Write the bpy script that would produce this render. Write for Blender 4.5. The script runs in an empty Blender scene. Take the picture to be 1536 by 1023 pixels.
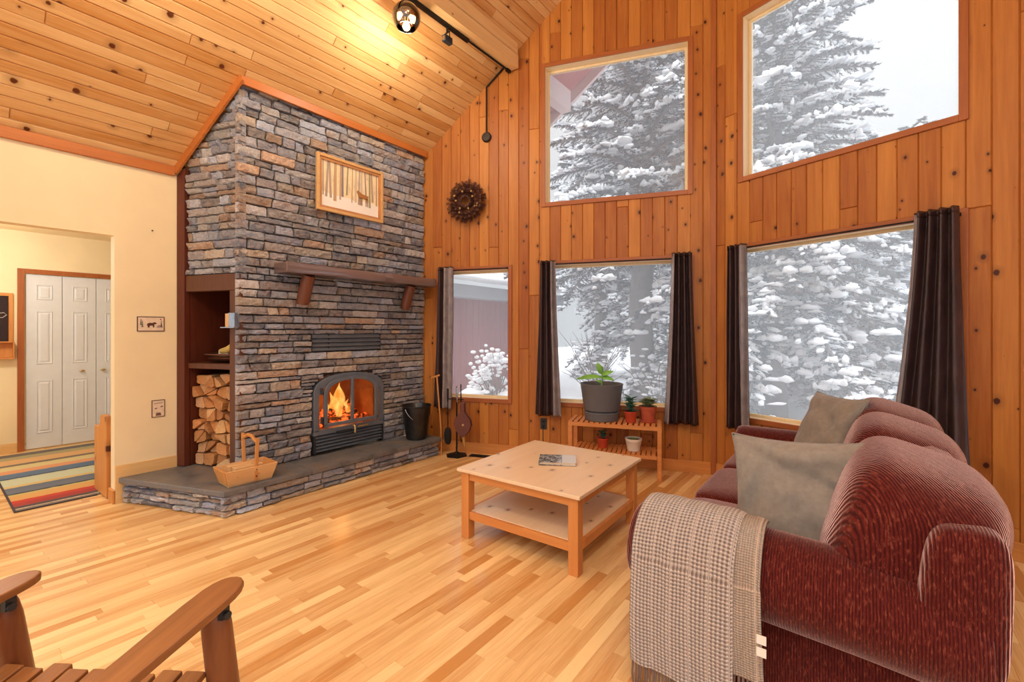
import bpy, bmesh, math, random
import numpy as np
from mathutils import Vector, Matrix, noise as mnoise

C = bpy.context.scene.collection
R = random.Random(7)
PI = math.pi
rad = math.radians

# ------------------------------------------------------------------ mesh builder
class MB:
    def __init__(s):
        s.v = []; s.f = []; s.c = []; s.hascol = False
    def add(s, vs, fs, col=None, M=None):
        b = len(s.v)
        for p in vs:
            p = Vector(p)
            s.v.append(M @ p if M is not None else p)
        s.f += [tuple(b + i for i in f) for f in fs]
        if col is not None: s.hascol = True
        s.c += [col if col is not None else (1, 1, 1)] * len(vs)
    def box(s, x0, x1, y0, y1, z0, z1, col=None, M=None):
        s.add([(x0,y0,z0),(x1,y0,z0),(x1,y1,z0),(x0,y1,z0),(x0,y0,z1),(x1,y0,z1),(x1,y1,z1),(x0,y1,z1)],
              [(0,3,2,1),(4,5,6,7),(0,1,5,4),(1,2,6,5),(2,3,7,6),(3,0,4,7)], col, M)
        return s
    def bar(s, p, q, w, h, up=(0,0,1), col=None):
        p = Vector(p); q = Vector(q); d = q - p; L = d.length; d.normalize()
        u = Vector(up); side = d.cross(u)
        if side.length < 1e-5: side = d.cross(Vector((1,0,0)))
        side.normalize(); u = side.cross(d)
        M = Matrix(((d.x,side.x,u.x,p.x),(d.y,side.y,u.y,p.y),(d.z,side.z,u.z,p.z),(0,0,0,1)))
        return s.box(0, L, -w/2, w/2, -h/2, h/2, col, M)
    def tube(s, pts, r, n=10, caps=True, col=None, closed=False):
        pts = [Vector(p) for p in pts]; m = len(pts)
        if not hasattr(r, '__len__'): r = [r]*m
        ref = None; vs = []; fs = []
        for i, p in enumerate(pts):
            if closed: t = pts[(i+1) % m] - pts[i-1]
            else: t = pts[min(i+1,m-1)] - pts[max(i-1,0)]
            t.normalize()
            if ref is None:
                ref = Vector((0,0,1)) if abs(t.z) < .9 else Vector((1,0,0))
            a = ref - t*ref.dot(t)
            if a.length < 1e-6: a = t.orthogonal()
            a.normalize(); ref = a; b = t.cross(a)
            for k in range(n):
                th = 2*PI*k/n
                vs.append(p + (a*math.cos(th) + b*math.sin(th))*r[i])
        rng = m if closed else m-1
        for i in range(rng):
            j = (i+1) % m
            for k in range(n):
                fs.append((i*n+k, i*n+(k+1)%n, j*n+(k+1)%n, j*n+k))
        if caps and not closed:
            fs.append(tuple(reversed(range(n)))); fs.append(tuple((m-1)*n+k for k in range(n)))
        s.add(vs, fs, col); return s
    def lathe(s, prof, n=24, M=None, col=None):
        vs = []; fs = []; m = len(prof)
        for (r, z) in prof:
            for k in range(n):
                th = 2*PI*k/n; vs.append((r*math.cos(th), r*math.sin(th), z))
        for i in range(m-1):
            for k in range(n):
                fs.append((i*n+k, i*n+(k+1)%n, (i+1)*n+(k+1)%n, (i+1)*n+k))
        if prof[0][0] > 1e-4: fs.append(tuple(reversed(range(n))))
        if prof[-1][0] > 1e-4: fs.append(tuple((m-1)*n+k for k in range(n)))
        s.add(vs, fs, col, M); return s
    def sell(s, c, h, e1=1., e2=1., nu=24, nv=14, M=None, col=None, fn=None):
        def sp(a, e): return math.copysign(abs(a)**e, a)
        vs = []; fs = []
        for j in range(nv+1):
            v = -PI/2 + PI*j/nv
            for i in range(nu):
                u = 2*PI*i/nu
                p = Vector((h[0]*sp(math.cos(v),e1)*sp(math.cos(u),e2), h[1]*sp(math.cos(v),e1)*sp(math.sin(u),e2), h[2]*sp(math.sin(v),e1)))
                if fn: p = fn(p)
                vs.append(p + Vector(c))
        for j in range(nv):
            for i in range(nu):
                fs.append((j*nu+i, j*nu+(i+1)%nu, (j+1)*nu+(i+1)%nu, (j+1)*nu+i))
        s.add(vs, fs, col, M); return s
    def prism(s, poly, a, b, mp, col=None):
        n = len(poly)
        vs = [mp(u, v, a) for u, v in poly] + [mp(u, v, b) for u, v in poly]
        fs = [tuple(reversed(range(n))), tuple(range(n, 2*n))] + [(i, (i+1)%n, n+(i+1)%n, n+i) for i in range(n)]
        s.add(vs, fs, col); return s
    def grid(s, fn, nu, nv, col=None, wrap=False):
        vs = [fn(i/nu, j/nv) for j in range(nv+1) for i in range(nu+1)]
        fs = [(j*(nu+1)+i, j*(nu+1)+i+1, (j+1)*(nu+1)+i+1, (j+1)*(nu+1)+i) for j in range(nv) for i in range(nu)]
        s.add(vs, fs, col); return s
    def build(s, name, mat, parent=None, smooth=None, bevel=0, loc=None, rotz=0, solid=0, sub=0, recalc=True):
        me = bpy.data.meshes.new(name)
        me.from_pydata([tuple(v) for v in s.v], [], s.f)
        if recalc:
            bm = bmesh.new(); bm.from_mesh(me); bmesh.ops.recalc_face_normals(bm, faces=bm.faces); bm.to_mesh(me); bm.free()
        if s.hascol:
            at = me.attributes.new('col', 'FLOAT_COLOR', 'POINT')
            arr = np.ones((len(s.v), 4), dtype=np.float32); arr[:, :3] = np.array(s.c, dtype=np.float32)
            at.data.foreach_set('color', arr.ravel())
        if smooth is not None:
            for p in me.polygons: p.use_smooth = True
            if smooth < 180: me.set_sharp_from_angle(angle=rad(smooth))
        o = bpy.data.objects.new(name, me); C.objects.link(o)
        if mat: me.materials.append(mat)
        if parent: o.parent = parent
        if loc: o.location = loc
        o.rotation_euler.z = rotz
        if solid:
            m = o.modifiers.new('s', 'SOLIDIFY'); m.thickness = solid; m.offset = 0
        if sub:
            m = o.modifiers.new('u', 'SUBSURF'); m.levels = sub; m.render_levels = sub
        if bevel:
            m = o.modifiers.new('b', 'BEVEL'); m.width = bevel; m.segments = 2; m.limit_method = 'ANGLE'; m.angle_limit = rad(40)
        return o

def thing(name, label, cat, loc=(0,0,0), rotz=0, group=None):
    o = bpy.data.objects.new(name, None); C.objects.link(o)
    o.empty_display_size = .1
    o.location = loc; o.rotation_euler = (0,0,rotz); o['label'] = label; o['category'] = cat
    if group: o['group'] = group
    return o
def tag(o, label, cat, group=None):
    o['label'] = label; o['category'] = cat
    if group: o['group'] = group
    return o
def struct(o, label=None, cat=None):
    o['kind'] = 'structure'
    if label: o['label'] = label
    if cat: o['category'] = cat
    return o
def empty_struct(name, loc, rotz, label, cat):
    o = bpy.data.objects.new(name, None); C.objects.link(o); o.location = loc; o.rotation_euler.z = rotz
    return struct(o, label, cat)
def dup(root, loc, rotz, label, group=None, scale=None):
    r = root.copy(); C.objects.link(r); r.location = loc; r.rotation_euler.z = rotz; r['label'] = label
    if scale: r.scale = scale
    if group: r['group'] = group
    for ch in list(root.children):
        c = ch.copy(); C.objects.link(c); c.parent = r
        for g in ch.children:
            d = g.copy(); C.objects.link(d); d.parent = c
    return r

# ------------------------------------------------------------------ materials
def srgb(r, g, b):
    f = lambda c: c/12.92 if c <= .04045 else ((c+.055)/1.055)**2.4
    return (f(r/255), f(g/255), f(b/255), 1)
class NT:
    def __init__(s, name):
        s.m = bpy.data.materials.new(name); s.m.use_nodes = True
        s.t = s.m.node_tree; s.t.nodes.clear()
        s.out = s.n('ShaderNodeOutputMaterial')
    def n(s, t, **k):
        nd = s.t.nodes.new(t)
        for a, b in k.items(): setattr(nd, a, b)
        return nd
    def put(s, sock, v):
        if v is None: return
        if isinstance(v, bpy.types.NodeSocket): s.t.links.new(v, sock)
        else: sock.default_value = v
    def math(s, op, a, b=None, c=None, clamp=False):
        nd = s.n('ShaderNodeMath', operation=op, use_clamp=clamp)
        s.put(nd.inputs[0], a); s.put(nd.inputs[1], b); s.put(nd.inputs[2], c); return nd.outputs[0]
    def vmul(s, v, sc):
        nd = s.n('ShaderNodeVectorMath', operation='MULTIPLY'); s.put(nd.inputs[0], v); nd.inputs[1].default_value = sc; return nd.outputs[0]
    def vadd(s, v, w):
        nd = s.n('ShaderNodeVectorMath', operation='ADD'); s.put(nd.inputs[0], v); s.put(nd.inputs[1], w); return nd.outputs[0]
    def mix(s, f, a, b, mode='MIX'):
        nd = s.n('ShaderNodeMix', data_type='RGBA', blend_type=mode)
        s.put(nd.inputs[0], f); s.put(nd.inputs[6], a); s.put(nd.inputs[7], b); return nd.outputs[2]
    def ramp(s, f, stops, interp='LINEAR'):
        nd = s.n('ShaderNodeValToRGB'); cr = nd.color_ramp; cr.interpolation = interp
        while len(cr.elements) > len(stops): cr.elements.remove(cr.elements[-1])
        while len(cr.elements) < len(stops): cr.elements.new(1)
        for e, (p, c) in zip(cr.elements, stops):
            e.position = p; e.color = c if hasattr(c, '__len__') else (c, c, c, 1)
        s.put(nd.inputs[0], f); return nd.outputs[0]
    def noise(s, vec, scale=5, detail=4, rough=.55, dist=0):
        nd = s.n('ShaderNodeTexNoise'); s.put(nd.inputs['Vector'], vec)
        nd.inputs['Scale'].default_value = scale; nd.inputs['Detail'].default_value = detail
        nd.inputs['Roughness'].default_value = rough; nd.inputs['Distortion'].default_value = dist
        return nd.outputs['Fac']
    def obj(s):
        return s.n('ShaderNodeTexCoord').outputs['Object']
    def attr(s, name='col'):
        nd = s.n('ShaderNodeAttribute'); nd.attribute_name = name; return nd.outputs['Color']
    def bump(s, h, strength=.3, dist=.01):
        nd = s.n('ShaderNodeBump'); s.put(nd.inputs['Height'], h); nd.inputs['Strength'].default_value = strength; nd.inputs['Distance'].default_value = dist
        return nd.outputs[0]
    def pbsdf(s, col, rough=.5, metal=0, normal=None, **k):
        nd = s.n('ShaderNodeBsdfPrincipled')
        s.put(nd.inputs['Base Color'], col); s.put(nd.inputs['Roughness'], rough); s.put(nd.inputs['Metallic'], metal)
        if normal is not None: s.put(nd.inputs['Normal'], normal)
        for a, b in k.items(): s.put(nd.inputs[a.replace('_', ' ')], b)
        return nd.outputs[0]
    def done(s, sh):
        s.t.links.new(sh, s.out.inputs['Surface']); return s.m

def plain(name, col, rough=.5, metal=0, var=.12, vscale=12, bump=0, bscale=80, **k):
    t = NT(name); o = t.obj()
    d = tuple(c*(1-var) for c in col[:3]) + (1,); l = tuple(min(1, c*(1+var)) for c in col[:3]) + (1,)
    c = t.ramp(t.noise(o, vscale, 3), [(.3, d), (.7, l)])
    nm = t.bump(t.noise(o, bscale, 3), bump, .004) if bump else None
    return t.done(t.pbsdf(c, rough, metal, nm, **k))

def wood(name, light, dark, axis=0, rough=.45, gscale=26, stretch=.06, knots=0, coat=0, tone=True, contrast=1., knotcol=(60,28,12), spec=.5, bump=.06, plane='xz'):
    """board wood: grain along axis; per-board tone and offset from the 'col' attribute (r = random, g = tone)"""
    t = NT(name); o = t.obj()
    if tone:
        a = t.n('ShaderNodeSeparateColor'); t.put(a.inputs[0], t.attr()); rnd = a.outputs[0]; ton = a.outputs[1]
    else: rnd = .3; ton = .5
    comb = t.n('ShaderNodeCombineXYZ')
    for i in range(3): t.put(comb.inputs[i], t.math('MULTIPLY', rnd, 37.+11*i))
    ov = t.vadd(o, comb.outputs[0])
    sc = [1, 1, 1]; sc[axis] = stretch
    gv = t.vmul(ov, sc)
    g1 = t.noise(gv, gscale, 4, .6, .6); g2 = t.noise(gv, gscale*4, 2, .5)
    big = t.noise(t.vmul(ov, [1 if i != axis else .25 for i in range(3)]), 3, 2)
    g = t.math('ADD', t.math('MULTIPLY', g1, .65), t.math('MULTIPLY', g2, .35))
    g = t.math('ADD', t.math('MULTIPLY', g, .75), t.math('MULTIPLY', big, .25))
    tn = t.math('SUBTRACT', t.math('MULTIPLY', ton, .55*contrast), .275*contrast)
    g = t.math('ADD', g, tn)
    c = t.ramp(g, [(.5-.27, srgb(*light)), (.5+.27, srgb(*dark))])
    if knots:
        sp = t.n('ShaderNodeSeparateXYZ'); t.put(sp.inputs[0], ov); cb = t.n('ShaderNodeCombineXYZ')
        for i in range(2):
            a_ = 'xyz'.index(plane[i]); t.put(cb.inputs[i], t.math('MULTIPLY', sp.outputs[a_], .75 if a_ == axis else 1.))
        vo = t.n('ShaderNodeTexVoronoi', voronoi_dimensions='2D'); t.put(vo.inputs['Vector'], cb.outputs[0])
        vo.inputs['Scale'].default_value = knots
        d = t.math('ADD', vo.outputs['Distance'], t.math('MULTIPLY', t.math('SUBTRACT', t.noise(ov, 45, 2), .5), .05))
        sel = t.n('ShaderNodeSeparateColor'); t.put(sel.inputs[0], vo.outputs['Color'])
        size = t.math('MULTIPLY', t.math('SUBTRACT', sel.outputs[0], .42, clamp=True), .2)
        kf = t.math('SUBTRACT', 1., t.math('DIVIDE', d, t.math('ADD', size, .0005)), clamp=True)
        halo = t.math('SUBTRACT', 1., t.math('DIVIDE', d, t.math('ADD', t.math('MULTIPLY', size, 2.6), .0005)), clamp=True)
        c = t.mix(t.math('MULTIPLY', halo, .55), c, srgb(*[int(v*.62) for v in dark]))
        c = t.mix(t.ramp(kf, [(.05, 0), (.35, 1)]), c, srgb(*knotcol))
    nm = t.bump(g1, bump, .003)
    rg = t.math('ADD', rough, t.math('MULTIPLY', g2, .08))
    k = {'Specular_IOR_Level': spec}
    if coat: k['Coat_Weight'] = coat; k['Coat_Roughness'] = .12
    return t.done(t.pbsdf(c, rg, 0, nm, **k))

def emis(name, col, strength):
    t = NT(name); e = t.n('ShaderNodeEmission'); e.inputs[0].default_value = col; e.inputs[1].default_value = strength
    return t.done(e.outputs[0])

M = {}
M['wall_pine'] = wood('wall_pine', (205,137,64), (155,84,34), axis=2, rough=.42, gscale=16, knots=6.5, contrast=.6, knotcol=(70,26,10), spec=.35)
M['ceil_pine'] = wood('ceil_pine', (233,194,138), (193,133,70), axis=1, rough=.5, gscale=18, knots=6.0, plane='xy', contrast=.75, knotcol=(96,44,14), spec=.3)
M['oak'] = wood('oak', (246,210,150), (200,142,80), axis=1, rough=.2, gscale=30, contrast=1.05, spec=.5)
M['cream'] = plain('cream_paint', srgb(240,222,182), .75, var=.03, vscale=4, bump=.03, bscale=250)
M['white'] = plain('white_paint', srgb(222,226,232), .4, var=.02)
M['casing'] = wood('casing_wood', (186,110,54), (140,70,30), axis=0, rough=.4, tone=False)
M['casing_v'] = wood('casing_wood_upright', (186,110,54), (140,70,30), axis=2, rough=.4, tone=False)
M['jamb'] = wood('jamb_wood', (245,228,194), (228,198,148), axis=2, rough=.45, tone=False)
M['base'] = wood('baseboard_wood', (226,160,88), (188,112,48), axis=0, rough=.4, tone=False)
M['base_y'] = wood('baseboard_wood_pale', (236,200,142), (214,164,98), axis=1, rough=.4, tone=False)
M['trim'] = wood('trim_wood', (204,126,60), (164,88,36), axis=1, rough=.4, tone=False)
M['beam'] = wood('beam_wood', (242,208,154), (212,166,106), axis=1, rough=.6, gscale=12, tone=False, knots=3.5, plane='yz', knotcol=(120,70,34))
M['darkwood'] = wood('niche_wood', (112,68,42), (72,38,22), axis=2, rough=.45, tone=False)
M['redwood'] = wood('niche_panel_wood', (110,48,24), (70,26,14), axis=2, rough=.5, tone=False)
M['mantel'] = wood('mantel_wood', (132,106,100), (86,64,60), axis=1, rough=.3, gscale=14, tone=False, coat=.8, spec=.8)
M['log_mantel'] = wood('brace_wood', (126,72,44), (78,38,22), axis=2, rough=.35, gscale=14, tone=False)
M['table_top'] = wood('table_top_pine', (240,216,184), (224,190,150), axis=1, rough=.32, gscale=14, tone=False, knots=7.5, plane='xy', knotcol=(150,104,76))
M['table_leg'] = wood('table_leg_pine', (226,158,88), (196,116,56), axis=2, rough=.4, gscale=14, tone=False, knots=3, knotcol=(110,50,20))
M['table_rail'] = wood('table_rail_pine', (226,158,88), (196,116,56), axis=0, rough=.4, gscale=14, tone=False, knots=3, knotcol=(110,50,20))
M['bench'] = wood('bench_birch', (228,158,90), (194,112,54), axis=0, rough=.45, tone=False)
M['basket'] = wood('basket_pine', (234,196,144), (206,150,92), axis=1, rough=.5, gscale=16, tone=False, knots=9, plane='yz', knotcol=(130,70,34))
M['basket_end'] = wood('basket_handle_pine', (222,164,96), (190,120,58), axis=2, rough=.5, gscale=16, tone=False)
M['chairwood'] = wood('chair_wood', (170,112,60), (118,70,34), axis=1, rough=.38, gscale=22, tone=False)
M['chairlog'] = wood('chair_log', (152,92,54), (98,54,30), axis=2, rough=.33, gscale=18, tone=False)
M['frame'] = wood('picture_frame_wood', (226,186,130), (196,146,86), axis=1, rough=.45, tone=False)
M['hallwood'] = wood('hall_bench_pine', (222,160,88), (188,110,46), axis=2, rough=.4, tone=False, knots=3.5, knotcol=(84,34,14))
M['black'] = plain('black_metal', srgb(34,32,32), .45, .6)
M['iron'] = plain('grey_cast_iron', srgb(108,115,126), .42, .2, var=.1, bump=.05, bscale=300)
M['irondark'] = plain('dark_iron', srgb(50,54,60), .45, .3)
M['chrome'] = plain('polished_steel', srgb(190,190,192), .18, 1)
M['bucket'] = plain('bucket_steel', srgb(60,62,64), .34, .85, var=.3, vscale=7)
M['leather'] = plain('bellows_leather', srgb(104,58,50), .45, var=.15)
M['brass'] = plain('brass', srgb(206,178,120), .3, .9)
M['pot'] = plain('grey_pot', srgb(98,98,102), .55, var=.03)
M['terra'] = plain('terracotta', srgb(182,84,56), .75, var=.12, vscale=20)
M['redpot'] = plain('red_pot', srgb(190,70,44), .45, var=.06)
M['whitepot'] = plain('white_pot', srgb(232,222,206), .5, var=.04)
M['soil'] = plain('soil', srgb(52,38,28), .9, var=.4, vscale=60, bump=.4)
M['leaf'] = plain('leaf_green', srgb(124,186,80), .4, var=.2, vscale=14)
M['leaf2'] = plain('leaf_blue_green', srgb(64,112,88), .5, var=.25, vscale=30)
M['leaf3'] = plain('succulent_leaf', srgb(120,132,92), .5, var=.3, vscale=30)
M['tagwhite'] = plain('white_label', srgb(232,226,214), .7, var=.02)
M['rugedge'] = plain('rug_binding', srgb(66,58,66), .9)

def leaf_tan():
    return plain('dried_grass', srgb(188,150,88), .7, var=.2, vscale=30)
M['tan'] = leaf_tan()

def stone_mat():
    t = NT('ledger_stone'); o = t.obj()
    n1 = t.noise(t.vmul(o, (1,1,2.2)), 14, 5, .65); n2 = t.noise(o, 70, 4, .6)
    c = t.mix(t.ramp(n1, [(.36, 0), (.66, .55)]), t.attr(), srgb(196,188,180))
    c = t.mix(t.ramp(t.noise(o, 9, 4), [(.56, 0), (.72, .5)]), c, srgb(150,104,68))
    c = t.mix(.6, c, t.ramp(n2, [(.3, .45), (.7, 1.)]), 'MULTIPLY')
    h = t.math('ADD', t.math('MULTIPLY', t.noise(t.vmul(o, (1,1,2.)), 30, 6, .7), .7), t.math('MULTIPLY', n2, .3))
    return t.done(t.pbsdf(c, .62, 0, t.bump(h, .8, .02), Specular_IOR_Level=.4))
M['stone'] = stone_mat()
M['mortar'] = plain('mortar', srgb(58,50,46), .95, var=.2, bump=.3)
def slate():
    t = NT('slate_slab'); o = t.obj()
    c = t.ramp(t.noise(o, 5, 6, .65), [(.3, srgb(82,82,84)), (.5, srgb(112,111,112)), (.7, srgb(124,110,96))])
    return t.done(t.pbsdf(c, .42, 0, t.bump(t.noise(o, 22, 6, .7), .35, .01)))
M['slate'] = slate()

def sofa_mat(name, across, c1=(62,15,13), c2=(116,38,32)):
    t = NT(name); o = t.obj(); sp = t.n('ShaderNodeSeparateXYZ'); t.put(sp.inputs[0], o)
    ac = t.math('ADD', t.math('MULTIPLY', sp.outputs[0], across[0]), t.math('MULTIPLY', sp.outputs[1], across[1]))
    lo = t.math('SUBTRACT', t.math('MULTIPLY', sp.outputs[0], across[1]), t.math('MULTIPLY', sp.outputs[1], across[0]))
    cv = t.n('ShaderNodeCombineXYZ'); t.put(cv.inputs[0], ac); t.put(cv.inputs[1], t.math('MULTIPLY', lo, .22)); t.put(cv.inputs[2], t.math('MULTIPLY', sp.outputs[2], .22))
    w = t.n('ShaderNodeTexWave', wave_type='BANDS', bands_direction='X'); t.put(w.inputs['Vector'], cv.outputs[0])
    w.inputs['Scale'].default_value = 38; w.inputs['Distortion'].default_value = 1.5; w.inputs['Detail'].default_value = 2; w.inputs['Detail Scale'].default_value = 3
    fl = t.noise(cv.outputs[0], 210, 2, .6)
    c = t.mix(t.math('MULTIPLY', w.outputs['Fac'], .6), srgb(*c1), srgb(*c2))
    c = t.mix(t.ramp(fl, [(.54, 0), (.76, .5)]), c, srgb(170,90,68))
    c = t.mix(t.ramp(fl, [(.28, .6), (.42, 0)]), c, srgb(48,14,14))
    h = t.math('ADD', w.outputs['Fac'], t.math('MULTIPLY', fl, .5))
    return t.done(t.pbsdf(c, .85, 0, t.bump(h, .55, .005), Sheen_Weight=1., Sheen_Roughness=.34, Sheen_Tint=srgb(255,214,206), Specular_IOR_Level=.12))
M['sofa_x'] = sofa_mat('red_chenille_arm', (1.,0.))
M['sofa_y'] = sofa_mat('red_chenille_back', (.75,.66))
def linen():
    t = NT('grey_linen'); o = t.obj()
    c = t.ramp(t.noise(o, 40, 4, .6), [(.3, srgb(132,124,116)), (.7, srgb(148,140,131))])
    h = t.math('ADD', t.noise(t.vmul(o, (12,1,1)), 60, 2), t.noise(t.vmul(o, (1,1,12)), 60, 2))
    return t.done(t.pbsdf(c, .85, 0, t.bump(h, .25, .002), Sheen_Weight=.3))
M['linen'] = linen()
def knit(name, a, b, sc=62.):
    t = NT(name); o = t.obj()
    w = t.n('ShaderNodeSeparateXYZ'); t.put(w.inputs[0], t.attr())
    u = t.math('MULTIPLY', w.outputs[0], sc*2*PI/2); v = t.math('MULTIPLY', w.outputs[1], sc*2*PI/2)
    p = t.math('MULTIPLY', t.math('SINE', t.math('ADD', u, v)), t.math('SINE', t.math('SUBTRACT', u, v)))
    p = t.math('ADD', t.math('MULTIPLY', p, .5), .5)
    stripe = t.math('GREATER_THAN', t.math('SINE', t.math('MULTIPLY', w.outputs[0], 2*PI*15)), .985)
    p = t.math('MAXIMUM', p, t.math('MULTIPLY', stripe, .5))
    c = t.ramp(p, [(.2, srgb(*b)), (.75, srgb(*a))])
    c = t.mix(.2, c, t.ramp(t.noise(o, 160, 3), [(.3, .5), (.7, 1.)]), 'MULTIPLY')
    return t.done(t.pbsdf(c, .95, 0, t.bump(p, 1., .012), Sheen_Weight=.4, Specular_IOR_Level=.1))
M['knit'] = knit('waffle_knit', (226,208,196), (134,112,102), 74.)
M['knit2'] = knit('waffle_knit_reverse', (222,196,172), (176,148,128), 120.)
M['fringe'] = plain('fringe_yarn', srgb(120,98,88), .95)
def curtain_mat():
    t = NT('brown_satin_curtain'); o = t.obj()
    c = t.ramp(t.noise(t.vmul(o, (1,1,.3)), 20, 4), [(.3, srgb(50,34,35)), (.7, srgb(70,50,50))])
    h = t.noise(t.vmul(o, (1,1,.6)), 11, 5, .6)
    p = t.pbsdf(c, .36, 0, t.bump(h, .35, .03), Specular_IOR_Level=.5)
    return t.done(p)
M['curtain'] = curtain_mat()
M['lining'] = plain('grey_lining_and_sheen', srgb(150,140,142), .3, .1, var=.2, vscale=14, bump=.25, bscale=30)  # real lining on the left-hand curtains, painted window reflection on the right-hand ones
def glass():
    t = NT('window_glass')
    tr = t.n('ShaderNodeBsdfTransparent'); tr.inputs[0].default_value = (.97,.98,.98,1)
    gl = t.n('ShaderNodeBsdfGlossy'); gl.inputs['Roughness'].default_value = .02
    hz = t.n('ShaderNodeBsdfTranslucent'); hz.inputs[0].default_value = (.93,.96,1,1)  # translucent white in the pane imitates the hazy snowy air outdoors
    fr = t.n('ShaderNodeFresnel'); fr.inputs[0].default_value = 1.35
    m1 = t.n('ShaderNodeMixShader'); m1.inputs[0].default_value = .2
    t.t.links.new(tr.outputs[0], m1.inputs[1]); t.t.links.new(hz.outputs[0], m1.inputs[2])
    m2 = t.n('ShaderNodeMixShader'); t.put(m2.inputs[0], t.math('MULTIPLY', fr.outputs[0], .6))
    t.t.links.new(m1.outputs[0], m2.inputs[1]); t.t.links.new(gl.outputs[0], m2.inputs[2])
    return t.done(m2.outputs[0])
M['glass'] = glass()
def clear_glass(name, tint, refl):
    t = NT(name)
    tr = t.n('ShaderNodeBsdfTransparent'); tr.inputs[0].default_value = tint
    gl = t.n('ShaderNodeBsdfGlossy'); gl.inputs['Roughness'].default_value = .04
    m = t.n('ShaderNodeMixShader')
    fr = t.n('ShaderNodeFresnel'); fr.inputs[0].default_value = 1.45
    t.put(m.inputs[0], t.math('ADD', t.math('MULTIPLY', fr.outputs[0], refl), .02))
    t.t.links.new(tr.outputs[0], m.inputs[1]); t.t.links.new(gl.outputs[0], m.inputs[2])
    return t.done(m.outputs[0])
M['fireglass'] = clear_glass('fire_glass', (.95,.9,.85,1), .7)
M['smoke'] = clear_glass('smoked_glass', (.72,.62,.52,1), 3.)
def flame():
    t = NT('flame')
    lw = t.n('ShaderNodeLayerWeight'); lw.inputs[0].default_value = .45
    o = t.obj(); n = t.noise(t.vmul(o, (1,1,.5)), 22, 3)
    e = t.n('ShaderNodeEmission')
    t.put(e.inputs[0], t.ramp(n, [(.35, srgb(255,150,50)), (.65, srgb(255,214,120))])); e.inputs[1].default_value = 1.5
    tr = t.n('ShaderNodeBsdfTransparent'); m = t.n('ShaderNodeMixShader')
    t.put(m.inputs[0], t.ramp(lw.outputs['Facing'], [(.05, .75), (.85, 0)]))
    t.t.links.new(tr.outputs[0], m.inputs[1]); t.t.links.new(e.outputs[0], m.inputs[2])
    return t.done(m.outputs[0])
M['flame'] = flame()
def ember():
    t = NT('glowing_log'); o = t.obj()
    n = t.noise(o, 16, 4, .65)
    c = t.ramp(n, [(.4, srgb(60,40,32)), (.7, srgb(140,110,96))])
    return t.done(t.pbsdf(c, .9, 0, t.bump(n, .5, .02), Emission_Color=srgb(255,92,30), Emission_Strength=t.ramp(n, [(.46, 0), (.62, 2.2)])))
M['ember'] = ember()
M['firebrick'] = plain('fire_brick', srgb(176,120,76), .85, var=.25, vscale=9, bump=.3, bscale=30)
M['bark'] = plain('bark', srgb(112,108,106), .9, var=.3, vscale=18, bump=.7, bscale=30)
def snow():
    t = NT('snow'); o = t.obj()
    return t.done(t.pbsdf(t.ramp(t.noise(o, 3, 4), [(.3, srgb(238,242,248)), (.7, srgb(250,251,253))]), .75, 0, t.bump(t.noise(o, 7, 5), .25, .03)))
M['snow'] = snow()
M['needle'] = plain('spruce_needles', srgb(52,68,78), .8, var=.35, vscale=6)
def siding(name, a, b):
    t = NT(name); o = t.obj()
    c = t.ramp(t.noise(t.vmul(o, (1,8,.6)), 5, 3), [(.3, srgb(*a)), (.7, srgb(*b))])
    return t.done(t.pbsdf(c, .8))
M['siding'] = siding('red_siding', (150,76,78), (172,96,96))
M['fascia'] = plain('grey_fascia', srgb(160,166,172), .7, var=.05)
M['soffit'] = siding('red_soffit', (176,92,92), (196,116,112))
M['paleboard'] = plain('pale_board', srgb(226,206,206), .6, var=.04)
def logwood():
    t = NT('split_firewood'); o = t.obj()
    a = t.attr()
    c = t.mix(.55, a, t.ramp(t.noise(t.vmul(o, (3,.5,3)), 16, 5, .65), [(.3, srgb(138,84,40)), (.7, srgb(234,176,106))]), 'MULTIPLY')
    c = t.mix(t.ramp(t.noise(o, 6, 3), [(.5,0), (.8,.6)]), c, srgb(120,66,30))
    return t.done(t.pbsdf(c, .75, 0, t.bump(t.noise(t.vmul(o, (3,.4,3)), 30, 4), .5, .01)))
M['log'] = logwood()

# ------------------------------------------------------------------ geometry of the room
XL, XF, HF = -4.70, -4.03, -3.667            # left wall, chimney front, hearth front
CZ = lambda x: 3.42 + .95*(x + 4.02)         # left ceiling slope
P1 = (-1.105, 4.622); A1 = rad(19.1); A2 = rad(-19.1)   # the prow corner and the two window walls
def F1(s, w, z): return Vector((P1[0] + s*math.cos(A1) - w*math.sin(A1), P1[1] + s*math.sin(A1) + w*math.cos(A1), z))
def F2(s, w, z): return Vector((P1[0] + s*math.cos(A2) - w*math.sin(A2), P1[1] + s*math.sin(A2) + w*math.cos(A2), z))
RZ = CZ(P1[0])

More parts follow.
